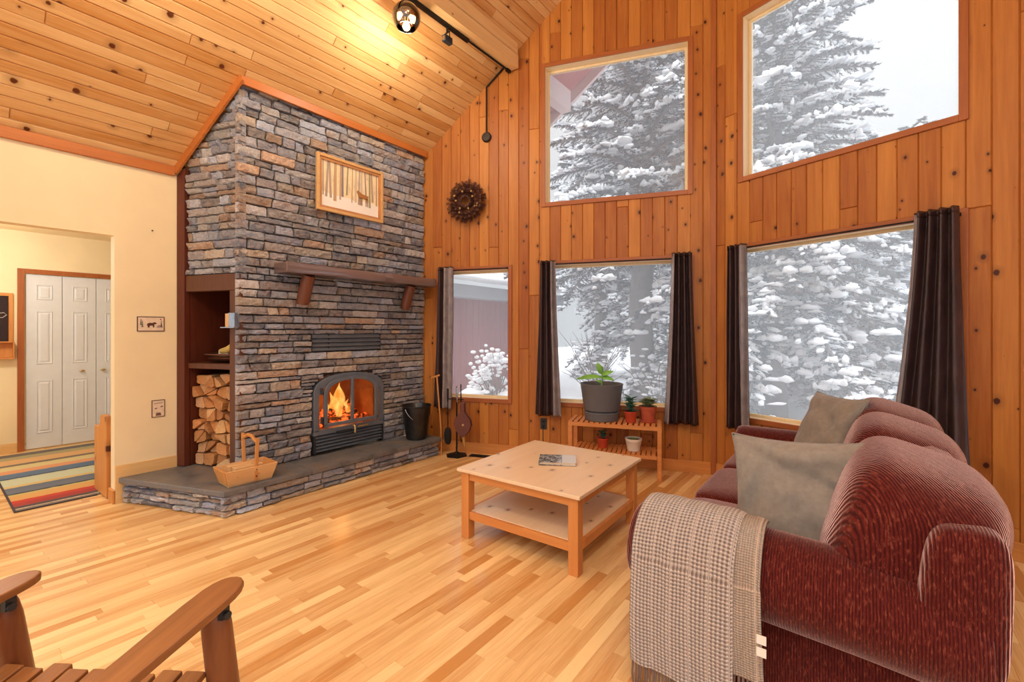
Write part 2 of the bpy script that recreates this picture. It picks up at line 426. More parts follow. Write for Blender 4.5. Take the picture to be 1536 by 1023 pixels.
def panel(mb, edges, cuts, spans, mk, ch=.004, dp=.005, rng=R, joint=None):
    """strips between board edges; spans(u) -> list of (vlo, vhi) at u; mk(u,v,w) -> point; cuts = extra u breaks"""
    for a, b in zip(edges[:-1], edges[1:]):
        br = [a] + sorted(c for c in cuts if a + 1e-4 < c < b - 1e-4) + [b]
        off = rng.random(); tone = rng.random()
        J = sorted(rng.uniform(-.3, .3) + joint*(k + rng.random()*.8) for k in range(-3, 12)) if joint else []
        for i in range(len(br)-1):
            u0, u1 = br[i], br[i+1]; e = 2e-5
            S0, S1 = spans(u0+e), spans(u1-e)
            for (l0, h0), (l1, h1) in zip(S0, S1):
                js = [j for j in J if max(l0, l1) + .06 < j < min(h0, h1) - .06]
                lo = [l0] + js; hi = js + [h0]; lo1 = [l1] + js; hi1 = js + [h1]
                for q in range(len(lo)):
                    col = ((off + .173*q) % 1, (tone + .37*q) % 1, 0)
                    c0 = min(ch, (u1-u0)*.3) if i == 0 else 0; c1 = min(ch, (u1-u0)*.3) if i == len(br)-2 else 0
                    vb = ch if q > 0 else 0; vt = ch if q < len(lo)-1 else 0
                    o = [(u0,lo[q]),(u1,lo1[q]),(u1,hi1[q]),(u0,hi[q])]
                    n = [(u0+c0,lo[q]+vb),(u1-c1,lo1[q]+vb),(u1-c1,hi1[q]-vt),(u0+c0,hi[q]-vt)]
                    mb.add([mk(x, y, dp) for x, y in o] + [mk(x, y, 0) for x, y in n],
                           [(4,5,6,7),(0,1,5,4),(1,2,6,5),(2,3,7,6),(3,0,4,7)], col)
def frange(a, b, st):
    n = max(1, round((b-a)/st)); return [a + (b-a)*i/n for i in range(n+1)]

# floor: oak strips running towards the windows
mb = MB(); rr = random.Random(3)
e = frange(-8.2, 2.7, .058)
for a, b in zip(e[:-1], e[1:]):
    y = -2.2 + rr.random()*.5 - .5
    ymax = 3.9 if a < -4.6 else min(P1[1] + math.tan(A1)*(b - P1[0]), P1[1] - math.tan(A1)*(a - P1[0])) + .1
    if a < P1[0]: ymax = P1[1] + math.tan(A1)*(b - P1[0]) + .1
    while y < ymax:
        L = rr.choice([rr.uniform(.25,.6), rr.uniform(.5,1.3)]); y1 = min(y+L, ymax)
        c = .0009
        mb.add([(a,y,-.0015),(b,y,-.0015),(b,y1,-.0015),(a,y1,-.0015),(a+c,y+c,0),(b-c,y+c,0),(b-c,y1-c,0),(a+c,y1-c,0)],
               [(4,5,6,7),(0,1,5,4),(1,2,6,5),(2,3,7,6),(3,0,4,7)], (rr.random(), min(1, max(0, rr.gauss(.46,.28))), 0))
        y = y1
mb.box(-8.2, 2.7, -2.8, 4.7, -.12, -.004, (0,.9,0))
struct(mb.build('floor', M['oak'], recalc=False), 'golden oak strip floor', 'floor')

# the two prow walls of knotty pine with their windows
W1 = {1: (-2.95,-2.03,.57,2.09), 2: (-1.72,-.18,.57,2.11), 3: (-1.70,-.19,2.69,4.22)}
W2 = {4: (.17,1.75,.55,2.15), 5: (.24,1.75,2.71,4.24)}
CS = .045                                    # casing width
def prow_wall(name, s0, s1, wins, topz, ang, label, offs):
    mb = MB()
    holes = [(a+CS*.6, b-CS*.6, c+CS*.6, d-CS*.6) for a, b, c, d in wins.values()]
    def spans(u):
        t = topz(u); lo = 0.; out = []
        for h in sorted([h for h in holes if h[0] < u < h[1]], key=lambda h: h[2]):
            out.append((lo, h[2])); lo = h[3]
        out.append((lo, t)); return out
    edges = [s0] + [s0 + offs + .116*k for k in range(60) if s0 + offs + .116*k < s1 - .02] + [s1]
    panel(mb, edges, [x for h in holes for x in h[:2]], spans, lambda u, v, w: (u, w, v), ch=.0055, dp=.008, rng=random.Random(11), joint=3.3)
    br = sorted(set([s0, s1] + [x for h in holes for x in h[:2]]))
    for a, b in zip(br[:-1], br[1:]):
        m = (a+b)/2
        for (lo, hi), (l1, h1), (_, h0) in zip(spans(m), spans(b-1e-4), spans(a+1e-4)):
            mb.add([(a,.008,lo),(b,.008,lo),(b,.008,h1),(a,.008,h0),(a,.13,lo),(b,.13,lo),(b,.13,h1),(a,.13,h0)],
                   [(0,1,2,3),(7,6,5,4),(0,4,5,1),(1,5,6,2),(2,6,7,3),(3,7,4,0)], (.4,.9,0))
    return struct(mb.build(name, M['wall_pine'], loc=(P1[0],P1[1],0), rotz=ang, recalc=False), label, 'wall')
prow_wall('wall_back', -3.32, 0, W1, lambda u: CZ(P1[0] + u*math.cos(A1)) - .0, A1, 'knotty pine window wall beside the stone chimney', .09)
prow_wall('wall_right', 0, 3.6, W2, lambda u: RZ - .95*u*math.cos(A2), A2, 'knotty pine window wall behind the sofa', .11)
mb = MB(); mb.box(-.02,.022,-.03,-.001,.0,RZ-.05)
struct(mb.build('trim_1', M['casing_v'], loc=(P1[0],P1[1],0), rotz=0), 'slim pine batten in the prow corner', 'trim')

def window(n, ang, r, label):
    a, b, c, d = r
    o = empty_struct('window_%d' % n, (P1[0],P1[1],0), ang, label, 'window')
    mb = MB(); y0, y1 = -.016, .004
    mb.box(a, a+CS, y0, y1, c, d); mb.box(b-CS, b, y0, y1, c, d)
    mb.build('upright_casing', M['casing_v'], o, bevel=.003)
    mb = MB(); mb.box(a+CS, b-CS, y0, y1, d-CS, d); mb.box(a+CS, b-CS, y0, y1, c, c+CS)
    mb.build('cross_casing', M['casing'], o, bevel=.003)
    i0, i1, k0, k1 = a+CS*.75, b-CS*.75, c+CS*.75, d-CS*.75; q = .012
    mb = MB(); mb.box(i0, i0+q, -.004, .13, k0, k1); mb.box(i1-q, i1, -.004, .13, k0, k1); mb.box(i0+q, i1-q, -.004, .13, k1-q, k1); mb.box(i0+q, i1-q, -.004, .13, k0, k0+q)
    mb.build('jamb', M['jamb'], o)
    f = .022; i0 += q; i1 -= q; k0 += q; k1 -= q
    mb = MB(); mb.box(i0, i0+f, .085, .12, k0, k1); mb.box(i1-f, i1, .085, .12, k0, k1); mb.box(i0+f, i1-f, .085, .12, k1-f, k1); mb.box(i0+f, i1-f, .085, .12, k0, k0+f)
    mb.build('sash', M['jamb'], o, bevel=.002)
    mb = MB(); mb.box(i0+f*.5, i1-f*.5, .100, .104, k0+f*.5, k1-f*.5)
    mb.build('pane', M['glass'], o)
window(1, A1, W1[1], 'narrow window beside the chimney')
window(2, A1, W1[2], 'square window behind the plant bench')
window(3, A1, W1[3], 'upper window above the plant bench')
window(4, A2, W2[4], 'wide window behind the sofa')
window(5, A2, W2[5], 'upper window above the sofa')

# left wall with the hall opening, hall walls
mb = MB(); OT = 2.125
mb.box(XL-.11, XL, .955, 1.372, 0, 2.77); mb.box(XL-.11, XL, -2.6, .955, OT, 2.77); mb.box(XL-.11, XL, -2.6, -1.4, 0, OT)
mb.box(XL-.11, XL-.09, 1.372, 3.6, 0, 2.77)
struct(mb.build('wall_left', M['cream']), 'cream painted wall with a wide opening', 'wall')
mb = MB(); mb.box(-7.67,-7.55,-2.6,.735,0,2.5); mb.box(-7.67,-7.55,1.98,3.6,0,2.5); mb.box(-7.67,-7.55,.735,1.98,2.06,2.5); mb.box(-8.2,-8.1,.5,2.2,0,2.4)
struct(mb.build('wall_hall', M['cream']), 'cream wall at the far side of the hall', 'wall')
mb = MB(); mb.box(-7.55,XL-.11,3.5,3.6,0,2.5)
struct(mb.build('wall_hall_end', M['cream']), 'cream end wall of the hall', 'wall')
mb = MB(); mb.box(-8.2,XL-.12,-2.6,3.6,2.5,2.56)
struct(mb.build('ceiling_hall', M['cream']), 'flat hall ceiling', 'ceiling')
mb = MB(); mb.box(XL,XL+.016,.957,1.369,.0,.30-.005)
mb2 = MB(); mb2.box(XL-.112,XL+.016,.938,.954,0,.105)
struct(mb.build('baseboard_left', M['base_y'], bevel=.003), 'pale wood baseboard on the cream wall', 'baseboard')
struct(mb2.build('baseboard_left_end', M['base'], bevel=.003), 'wood baseboard around the end of the cream wall', 'baseboard')
mb = MB(); mb.box(-7.55,-7.534,-2.6,.69,0,.11)
struct(mb.build('baseboard_hall', M['base_y'], bevel=.003), 'wood baseboard in the hall', 'baseboard')
mb = MB(); mb.box(-3.06,-.03,-.018,-.001,0,.115)
struct(mb.build('baseboard_back', M['base'], loc=(P1[0],P1[1],0), rotz=A1, bevel=.003), 'wood baseboard under the window by the plant bench', 'baseboard')
mb = MB(); mb.box(.03,3.6,-.018,-.001,0,.115)
struct(mb.build('baseboard_right', M['base'], loc=(P1[0],P1[1],0), rotz=A2, bevel=.003), 'wood baseboard behind the sofa', 'baseboard')

# ceiling slopes, boards running towards the window wall
def slope(name, sgn, label):
    mb = MB(); k = math.sqrt(1+.95**2)
    if sgn > 0:
        U0, U1 = XL-.12, P1[0]
        mk = lambda u, v, w: (u - w*.95/k, v, CZ(u) + w/k)
        ymax = lambda u: P1[1] + math.tan(A1)*(u-P1[0]) + .03 if u > -4.12 else 3.6
    else:
        U0, U1 = P1[0], 2.6
        mk = lambda u, v, w: (u + w*.95/k, v, RZ - .95*(u-P1[0]) + w/k)
        ymax = lambda u: P1[1] - math.tan(A1)*(u-P1[0]) + .03
    panel(mb, frange(U0, U1, .080/k), [-4.12], lambda u: [(-2.6, ymax(u))], mk, ch=.0045, dp=.009, rng=random.Random(21), joint=2.3)
    mb.add([mk(U0,-2.6,.009),mk(U1,-2.6,.009),mk(U1,ymax(U1),.009),mk(U0,ymax(U0),.009),mk(U0,-2.6,.08),mk(U1,-2.6,.08),mk(U1,ymax(U1),.08),mk(U0,ymax(U0),.08)],
           [(0,1,2,3),(7,6,5,4),(0,4,5,1),(1,5,6,2),(2,6,7,3),(3,7,4,0)], (.2,.9,0))
    return struct(mb.build(name, M['ceil_pine'], recalc=False), label, 'ceiling')
slope('ceiling', 1, 'sloped ceiling of knotty pine boards')
slope('ceiling_right', -1, 'pine board ceiling slope on the far side of the ridge')

# eave trim and chimney trims
k = math.sqrt(1+.95**2)
mb = MB(); mb.box(XL, XL+.03, -2.6, 1.35, 2.70, CZ(XL)+.005)
struct(mb.build('trim_2', M['trim'], bevel=.004), 'wood cove trim between cream wall and ceiling', 'trim')
# left face of the chimney runs at the prow angle
LC = Vector((XF, 1.615, 0)); LE = Vector((-.9451,-.3266,0)); LN = Vector((.3266,-.9451,0))
def FL(u, v, w): p = LC + LE*u + LN*w; return Vector((p.x, p.y, v))
mb = MB(); mb.box(XF+.03, XF+.052, 1.60, 3.59, CZ(XF+.04)-.075, CZ(XF+.04)-.006)
struct(mb.build('trim_3', M['trim'], bevel=.003), 'wood trim between chimney front and ceiling', 'trim')
mb = MB()
p = FL(-.05, 0, .035); q = FL(.70, 0, .035)
mb.bar((p.x,p.y,CZ(p.x)-.05),(q.x,q.y,CZ(q.x)-.05), .022, .085, up=(-.69,0,.72))
struct(mb.build('trim_4', M['trim'], bevel=.003), 'sloping wood trim between chimney side and ceiling', 'trim')
mb = MB(); mb.prism([(.615,.205),(.705,.205),(.705,2.70),(.615,2.76)], -.03, .02, lambda u, v, w: FL(u, v, w))
struct(mb.build('trim_5', M['redwood'], bevel=.003), 'dark upright board where chimney meets cream wall', 'trim')

# purlin beam
mb = MB(); mb.box(-3.055,-2.925,-2.6, P1[1]+math.tan(A1)*(-2.99-P1[0])-.03, 4.20, CZ(-3.055)+.005)
mb.add([(-3.055,-2.6,CZ(-3.055)),(-2.925,-2.6,CZ(-3.055)),(-2.925,-2.6,CZ(-2.925)-.002)]*1 + [(-3.055,3.93,CZ(-3.055)),(-2.925,3.93,CZ(-3.055)),(-2.925,3.93,CZ(-2.925)-.002)],
       [(0,1,2),(5,4,3),(0,3,4,1),(1,4,5,2),(2,5,3,0)])
struct(mb.build('beam', M['beam']), 'long pine purlin beam under the ceiling', 'beam')

# ------------------------------------------------------------------ stone fireplace
STONES = [(112,112,118),(128,127,130),(98,100,108),(140,134,128),(146,130,112),(118,108,104),(90,88,94),(146,116,92),(134,138,146),(106,98,96),(150,142,136),(116,118,126)]
def stones(mb, z0, z1, allowed, mk, rng, hmin=.046, hmax=.088, pr=.034):
    z = z0
    while z < z1 - .012:
        h = min(rng.uniform(hmin, hmax), z1 - z)
        if z1 - z - h < .02: h = z1 - z
        for a, b in allowed(z, z+h):
            u = a
            while u < b - .012:
                l = rng.choice([rng.uniform(.08,.18), rng.uniform(.14,.36)])
                if b - u - l < .06: l = b - u
                if l > .42: l *= .5
                one_stone(mb, u, u+l, z, z+h, rng.uniform(.004, pr), mk, rng)
                u += l
        z += h
def one_stone(mb, u0, u1, v0, v1, w, mk, rng):
    g = .0022; l = u1-u0; h = v1-v0
    nu = max(3, int(l/.032)+2); nv = 4
    us = [0, 0] + [i/(nu-1) for i in range(1, nu-1)] + [1, 1]
    vsn = [0, 0, .35, .7, 1, 1]
    col = list(rng.choice(STONES)); br = rng.uniform(1.02, 1.55)
    c = srgb(*[min(255, x*br*k_) for x, k_ in zip(col, (.98,1.01,1.07))])[:3]
    tilt = rng.uniform(-.012, .012); tv = rng.uniform(-.006, .014)
    sx = rng.uniform(-.012, .012)
    vs = []; fs = []
    for j, b in enumerate(vsn):
        for i, a in enumerate(us):
            edge = i in (0, len(us)-1) or j in (0, len(vsn)-1)
            ring = i in (1, len(us)-2) or j in (1, len(vsn)-2)
            uu = u0 + g + a*(l-2*g); vv = v0 + g + b*(h-2*g)
            if not edge:
                e = .005 if ring else 0
                uu += (e if i == 1 else -e if i == len(us)-2 else rng.uniform(-.006,.006))
                vv += (min(e, h*.12) if j == 1 else -min(e, h*.12) if j == len(vsn)-2 else 0) + rng.uniform(-.0035,.0035)
                if i in (1, len(us)-2): uu += rng.uniform(-.004,.004) + sx*(b-.5)
                ww = w + tilt*(a-.5) + tv*(b-.5) + rng.uniform(-.006,.006) - (.007*rng.random() if ring else 0)
            else: ww = -.025
            vs.append(mk(uu, vv, ww))
    n = len(us)
    for j in range(len(vsn)-1):
        for i in range(n-1):
            q = (j*n+i, j*n+i+1, (j+1)*n+i+1, (j+1)*n+i)
            fs += [(q[0],q[1],q[2]),(q[0],q[2],q[3])] if (i+j) % 2 else [(q[0],q[1],q[3]),(q[1],q[2],q[3])]
    mb.add(vs, fs, c)

fp = thing('stone_fireplace', 'tall grey ledgestone fireplace chimney with raised hearth and log niche', 'fireplace', (-4.1,2.6,0))
fp.location = (0,0,0)
IN0, IN1, IZ0, IZS, IZT = 2.235, 3.015, .222, .80, .955      # insert opening: y range, sill, spring, crown
def arch(y):
    t = (y - (IN0+IN1)/2)/((IN1-IN0)/2); return IZS + (IZT-IZS)*math.sqrt(max(0, 1 - abs(t)**2.3))
VN = (2.215, 2.985, 1.17, 1.335)
def allow_front(z0, z1):
    zm = (z0+z1)/2; iv = [(1.585, 3.588)]
    def cut(iv, a, b):
        out = []
        for x, y in iv:
            if b <= x or a >= y: out.append((x, y)); continue
            if a - x > .02: out.append((x, a))
            if y - b > .02: out.append((b, y))
        return out
    if z1 > VN[2] + .005 and z0 < VN[3] - .005: iv = cut(iv, VN[0], VN[1])
    if z0 < IZT:
        ys = [IN0 + (IN1-IN0)*i/60 for i in range(61)]
        s = [y for y in ys if arch(y) > z0 - .004]
        if s: iv = cut(iv, s[0]-.008, s[-1]+.008)
    return iv
rs = random.Random(5)
mb = MB()
for a, b in ((.203, .76), (.76, IZT+.006), (IZT+.006, VN[2]), (VN[2], VN[3]), (VN[3], 3.39)):
    front = lambda u, v, w: Vector((XF - .015 + w, u, v))
    if a == .76:
        clip = lambda l, h: (lambda z0, z1: [(max(x, l), min(y, h)) for x, y in allow_front(z0, z1) if min(y, h) - max(x, l) > .02])
        stones(mb, a, b, clip(0, 2.13), front, rs); stones(mb, a, b, clip(2.13, 3.12), front, rs, .026, .036); stones(mb, a, b, clip(3.12, 9), front, rs)
    else: stones(mb, a, b, allow_front, front, rs)
def allow_side(z0, z1):
    # stay under the sloping ceiling
    umax = .61
    for i in range(62):
        u = i*.01
        if CZ(FL(u,0,0).x) - .035 < (z0+z1)/2: umax = u; break
    return [(-.012, umax)] if umax > .03 else []
stones(mb, 1.845, 3.38, allow_side, lambda u, v, w: FL(u, v, w-.015), rs)
mb.build('stone_veneer', M['stone'], fp, recalc=False)
# core behind the stones
mb = MB()
x0, x1 = -4.13, XF-.025
mb.box(x0,x1,1.65,IN0-.005,.2,3.28); mb.box(x0,x1,IN1+.005,3.55,.2,3.28); mb.box(x0,x1,IN0-.005,IN1+.005,IZT+.01,3.28)
for i in range(10):
    a = IN0 + (IN1-IN0)*i/10; b = IN0 + (IN1-IN0)*(i+1)/10
    mb.box(x0+.05, x1-.012, a, b, max(arch(a), arch(b))+.004, IZT+.02)
mb.prism([(.03,1.80),(.61,1.80),(.61,2.68),(.03,3.22)], -.10, -.03, lambda u, v, w: FL(u, v, w))
mb.build('chimney_core', M['mortar'], fp)
# niche: lintel, post, shelf and lining
mb = MB(); mb.prism([(.004,1.705),(.612,1.705),(.612,1.842),(.004,1.842)], -.06, .008, lambda u, v, w: FL(u, v, w))
mb.build('niche_lintel', M['darkwood'], fp, bevel=.003)
mb = MB(); mb.prism([(.006,.204),(.118,.204),(.118,1.704),(.006,1.704)], -.05, .004, lambda u, v, w: FL(u, v, w))
mb.build('niche_post', M['darkwood'], fp, bevel=.003)
mb = MB(); mb.prism([(.12,1.045),(.612,1.045),(.612,1.09),(.12,1.09)], -.48, -.012, lambda u, v, w: FL(u, v, w))
mb.build('niche_shelf', M['darkwood'], fp, bevel=.003)
mb = MB()
mb.prism([(.1,.204),(.612,.204),(.612,1.78),(.1,1.78)], -.52, -.50, lambda u, v, w: FL(u, v, w))
mb.prism([(.10,.204),(.119,.204),(.119,1.78),(.10,1.78)], -.50, -.055, lambda u, v, w: FL(u, v, w))
mb.prism([(.613,.204),(.63,.204),(.63,1.78),(.613,1.78)], -.50, -.035, lambda u, v, w: FL(u, v, w))
mb.prism([(.1,1.78),(.612,1.78),(.612,1.80),(.1,1.80)], -.50, -.10, lambda u, v, w: FL(u, v, w))
mb.build('niche_lining', M['redwood'], fp)
# raised hearth
mb = MB()
HT = .158
stones(mb, .002, HT, lambda a, b: [(1.352, 3.497)], lambda u, v, w: Vector((HF-.03+w, u, v)), rs, .036, .056, .03)
hl = math.hypot(1.019, .385); ex, ey = -1.0/hl*1.0, 0
HD = Vector((-1.0,-.378,0)).normalized(); HN = Vector((.378,-1.0,0)).normalized()
stones(mb, .002, HT, lambda a, b: [(-.0, 1.07)], lambda u, v, w: Vector((HF,1.37,0)) + HD*u + HN*(w-.02) + Vector((0,0,v)), rs, .036, .056, .03)
stones(mb, .002, HT, lambda a, b: [(0, .30)], lambda u, v, w: Vector((HF-.02-u, 3.497-.03+w, v)), rs, .036, .056, .03)
mb.prism([(HF-.05,1.40),(HF-.05,3.46),(XF,3.46),(-4.685,3.3),(-4.685,1.03)], .004, HT, lambda x, y, z: (x, y, z), (.1,.09,.08))
mb.build('hearth_stone', M['stone'], fp, recalc=False)
def slab(poly):
    mb = MB(); mb.prism(poly, HT+.002, .2, lambda x, y, z: (x, y, z)); mb.build('hearth_slab', M['slate'], fp, bevel=.005)
ov = HF + .008
slab([(ov,1.352),(ov,2.02),(-4.68,2.02),(-4.68,.975)][::-1])
slab([(ov,2.024),(ov,2.62),(-4.40,2.62),(-4.40,2.024)][::-1])
slab([(ov,2.624),(ov,3.07),(-4.40,3.07),(-4.40,2.624)][::-1])
slab([(ov+.004,3.074),(ov+.004,3.505),(-4.0,3.505),(-4.0,3.074)][::-1])

# fireplace insert with arched door
ins = thing('fireplace_insert', 'arched grey cast iron wood insert with a fire burning behind glass', 'fireplace insert', (XF, 2.625, IZ0))
def yz(y, z, x): return Vector((x, y - 2.625, z - IZ0))
def archpoly(a, b, z0, zs, zt, n=28):
    p = [(a, z0)]
    for i in range(n+1):
        y = a + (b-a)*i/n; t = (y-(a+b)/2)/((b-a)/2); p.append((y, zs + (zt-zs)*math.sqrt(max(0, 1-abs(t)**2.3))))
    p.append((b, z0)); return p
def archring(mb, o, i, x0, x1):
    n = len(o)
    vs = [yz(*p, x0) for p in o] + [yz(*p, x0) for p in i] + [yz(*p, x1) for p in o] + [yz(*p, x1) for p in i]
    fs = []
    for k in range(n-1):
        fs += [(k,k+1,n+k+1,n+k),(2*n+k,3*n+k,3*n+k+1,2*n+k+1),(k,2*n+k,2*n+k+1,k+1),(n+k,n+k+1,3*n+k+1,3*n+k)]
    fs += [(0,n,3*n,2*n),(n-1,3*n-1,4*n-1,2*n-1)]
    mb.add(vs, fs)
mb = MB()
archring(mb, archpoly(IN0+.002, IN1-.002, IZ0+.2, IZS, IZT), archpoly(IN0+.055, IN1-.055, IZ0+.2, IZS-.05, IZT-.05), -.05, .012)
mb.box(-.05,.012, IN0+.002-2.625, IN1-.002-2.625, .165, .215)
mb.build('surround', M['iron'], ins, smooth=30, bevel=.004)
D0, D1 = 2.325, 2.925
door = MB()
do = archpoly(D0, D1, .46, .79, .925); di = archpoly(D0+.035, D1-.035, .49, .765, .89)
archring(door, do, di, .014, .04)
door.box(.014,.04,D0-2.625,D1-2.625,.46-IZ0,.492-IZ0)
door.box(.016,.046,-.014,.014,.488-IZ0,.915-IZ0)
dr = door.build('door', M['iron'], ins, smooth=30, bevel=.004)
mb = MB(); mb.prism(archpoly(D0+.03, D1-.03, .485, .768, .895), .022, .027, lambda y, z, x: yz(y, z, x)); mb.build('door_glass', M['fireglass'], dr)
for zz in (.53, .80):
    mb = MB(); mb.tube([yz(D0-.02, zz-.03, .03), yz(D0-.02, zz+.03, .03)], .013, 10); mb.build('hinge', M['irondark'], dr, smooth=40)
mb = MB(); mb.tube([(.045,.0,.215),(.075,0,.21),(.08,0,.19),(.08,0,.145)], [.008,.009,.011,.012], 10); mb.build('door_handle', M['brass'], dr, smooth=60)
mb = MB(); mb.box(.03,.05,.06,.17,.188,.2); mb.tube([(.045,.06,.194),(.06,.06,.194)], .007, 8); mb.tube([(.055,.05,.194),(.06,.15,.198)],.006,8); mb.build('air_lever', M['brass'], ins)
mb = MB(); mb.box(-.01,.03,-.16,.0,.165,.178); mb.build('lower_ledge', M['irondark'], ins)
mb = MB()
mb.box(-.05,-.042,IN0-2.62,IN1-2.63,.0,.165)
mb.box(-.05,.008,IN0-2.622,IN0-2.60,.0,.165); mb.box(-.05,.008,IN1-2.65,IN1-2.628,.0,.165)
mb.build('grille_backing', M['irondark'], ins)
for i in range(5):
    mb = MB(); z = .014 + .031*i
    mb.add([(-.03,IN0-2.60,z+.014),(.008,IN0-2.60,z-.004),(.012,IN0-2.60,z+.004),(-.03,IN0-2.60,z+.022),(-.03,IN1-2.65,z+.014),(.008,IN1-2.65,z-.004),(.012,IN1-2.65,z+.004),(-.03,IN1-2.65,z+.022)],
           [(0,1,2,3),(7,6,5,4),(0,4,5,1),(1,5,6,2),(2,6,7,3),(3,7,4,0)])
    mb.build('grille_slat', M['iron'], ins)
mb = MB()
mb.box(-.46,-.44,-.30,.30,.2,.70); mb.box(-.44,-.05,-.32,-.30,.2,.70); mb.box(-.44,-.05,.30,.32,.2,.70); mb.box(-.46,-.05,-.32,.32,.19,.21); mb.box(-.46,-.05,-.32,.32,.70,.72)
mb.build('firebox', M['firebrick'], ins)
for i, (a, b, r) in enumerate([((-.12,-.27,.25),(-.2,.14,.25),.045),((-.26,-.25,.25),(-.28,.24,.26),.05),((-.17,-.22,.33),(-.24,.16,.345),.042),((-.1,-.02,.25),(-.14,.26,.25),.035)]):
    mb = MB(); A = Vector(a); B = Vector(b)
    mb.tube([A.lerp(B, t/6) + Vector((rs.uniform(-.008,.008),)*3) for t in range(7)], [r*rs.uniform(.85,1.1) for _ in range(7)], 9); mb.build('burning_log', M['ember'], ins, smooth=50)
for (y, x, z, h, r) in [(-.02,-.19,.30,.32,.05),(-.08,-.2,.31,.22,.045),(.03,-.22,.33,.27,.04),(-.16,-.18,.29,.15,.04),(.09,-.2,.3,.14,.035),(-.04,-.15,.28,.18,.04)]:
    mb = MB(); ph = rs.random()*6
    pts = [(x + .012*math.sin(ph+t*.9), y + .02*math.sin(ph+t*.7)*t/8, z + h*t/8) for t in range(9)]
    mb.tube(pts, [r*.55, r*.9, r, r*.95, r*.8, r*.6, r*.4, r*.2, .002], 12); mb.build('flame', M['flame'], ins, smooth=180)

# heat vent above
vt = thing('vent_grille', 'long black louvred air vent set in the stones above the fire', 'vent', (XF, 2.6, VN[2]))
h = VN[3]-VN[2]; w = VN[1]-VN[0]
mb = MB(); mb.box(-.024,-.018,-w/2+.003,w/2-.003,.003,h-.003); mb.box(-.02,.0,-w/2+.003,-w/2+.012,.003,h-.003); mb.box(-.02,.0,w/2-.012,w/2-.003,.003,h-.003); mb.box(-.02,.0,-.21,-.205,.003,h-.003)
mb.build('frame', M['irondark'], vt)
for i in range(4):
    mb = MB(); z = .014 + .04*i
    mb.add([(-.016,-w/2+.012,z+.022),(.004,-w/2+.012,z-.004),(.008,-w/2+.012,z+.006),(-.016,-w/2+.012,z+.03),(-.016,w/2-.012,z+.022),(.004,w/2-.012,z-.004),(.008,w/2-.012,z+.006),(-.016,w/2-.012,z+.03)],
           [(0,1,2,3),(7,6,5,4),(0,4,5,1),(1,5,6,2),(2,6,7,3),(3,7,4,0)])
    mb.build('slat', M['iron'], vt)

# mantel
mt = thing('mantel_shelf', 'dark rustic plank mantel on two log braces across the chimney', 'mantel', (-3.998, 2.7, 1.86))
mb = MB(); rng = random.Random(9); N = 40
def mprof(i):
    t = i/N; y = 1.865 + (3.585-1.865)*t - 2.7
    j = lambda a: mnoise.noise(Vector((t*9, a*3.1, 0)))*.006
    fx = .215 if t < .985 else .16
    zb, zt = .0, .088
    return [(-.0, y, zb), (fx+j(1), y, zb+j(2)), (fx+.012+j(3), y, (zb+zt)/2+j(4)), (fx+j(5), y, zt+j(6)), (0, y, zt)]
vs = []; fs = []
for i in range(N+1): vs += mprof(i)
for i in range(N):
    for k_ in range(5): fs.append((i*5+k_, i*5+(k_+1)%5, (i+1)*5+(k_+1)%5, (i+1)*5+k_))
fs += [(4,3,2,1,0), tuple(N*5+k_ for k_ in range(5))]
mb.add(vs, fs); mb.build('plank', M['mantel'], mt, smooth=40, bevel=.004)
for y in (2.10-2.7, 3.25-2.7):
    mb = MB(); mb.tube([(.055,y-.01,-.255),(.068,y-.008,-.2),(.09,y,-.11),(.14,y+.004,-.002)], [.05,.056,.056,.05], 12); mb.build('brace', M['log_mantel'], mt, smooth=60)

# picture
pc = thing('framed_picture', 'winter birch forest print in a pale wood frame on the chimney', 'picture', (-3.985, 2.60, 2.755))
W_, H_ = .73, .53
mb = MB(); f = .028
mb.box(-.005,.03,-W_/2,-W_/2+f,-H_/2,H_/2); mb.box(-.005,.03,W_/2-f,W_/2,-H_/2,H_/2); mb.box(-.005,.03,-W_/2+f,W_/2-f,H_/2-f,H_/2); mb.box(-.005,.03,-W_/2+f,W_/2-f,-H_/2,-H_/2+f)
mb.build('frame', M['frame'], pc, bevel=.004)
mb = MB(); g = .022; a, b = W_/2-f, H_/2-f
mb.box(-.004,.018,-a,-a+g,-b,b); mb.box(-.004,.018,a-g,a,-b,b); mb.box(-.004,.018,-a+g,a-g,b-g,b); mb.box(-.004,.018,-a+g,a-g,-b,-b+g)
mb.build('inner_mat', plain('mat_wood', srgb(196,138,88), .5), pc)
a -= g; b -= g
def pm():
    t = NT('print_sky'); o = t.obj(); s = t.n('ShaderNodeSeparateXYZ'); t.put(s.inputs[0], o)
    n = t.noise(t.vmul(o, (1,2,1)), 9, 5, .7)
    c = t.ramp(n, [(.4, srgb(246,226,186)), (.62, srgb(226,206,168)), (.7, srgb(186,176,160))])
    sn = t.math('LESS_THAN', t.math('ADD', s.outputs[2], t.math('MULTIPLY', t.noise(o, 6, 3), .06)), -.06)
    c = t.mix(sn, c, srgb(246,240,232)); return t.done(t.pbsdf(c, .5))
mb = MB(); mb.box(-.004,.004,-a,a,-b,b); prt = mb.build('print', pm(), pc)
mb = MB(); rp = random.Random(4)
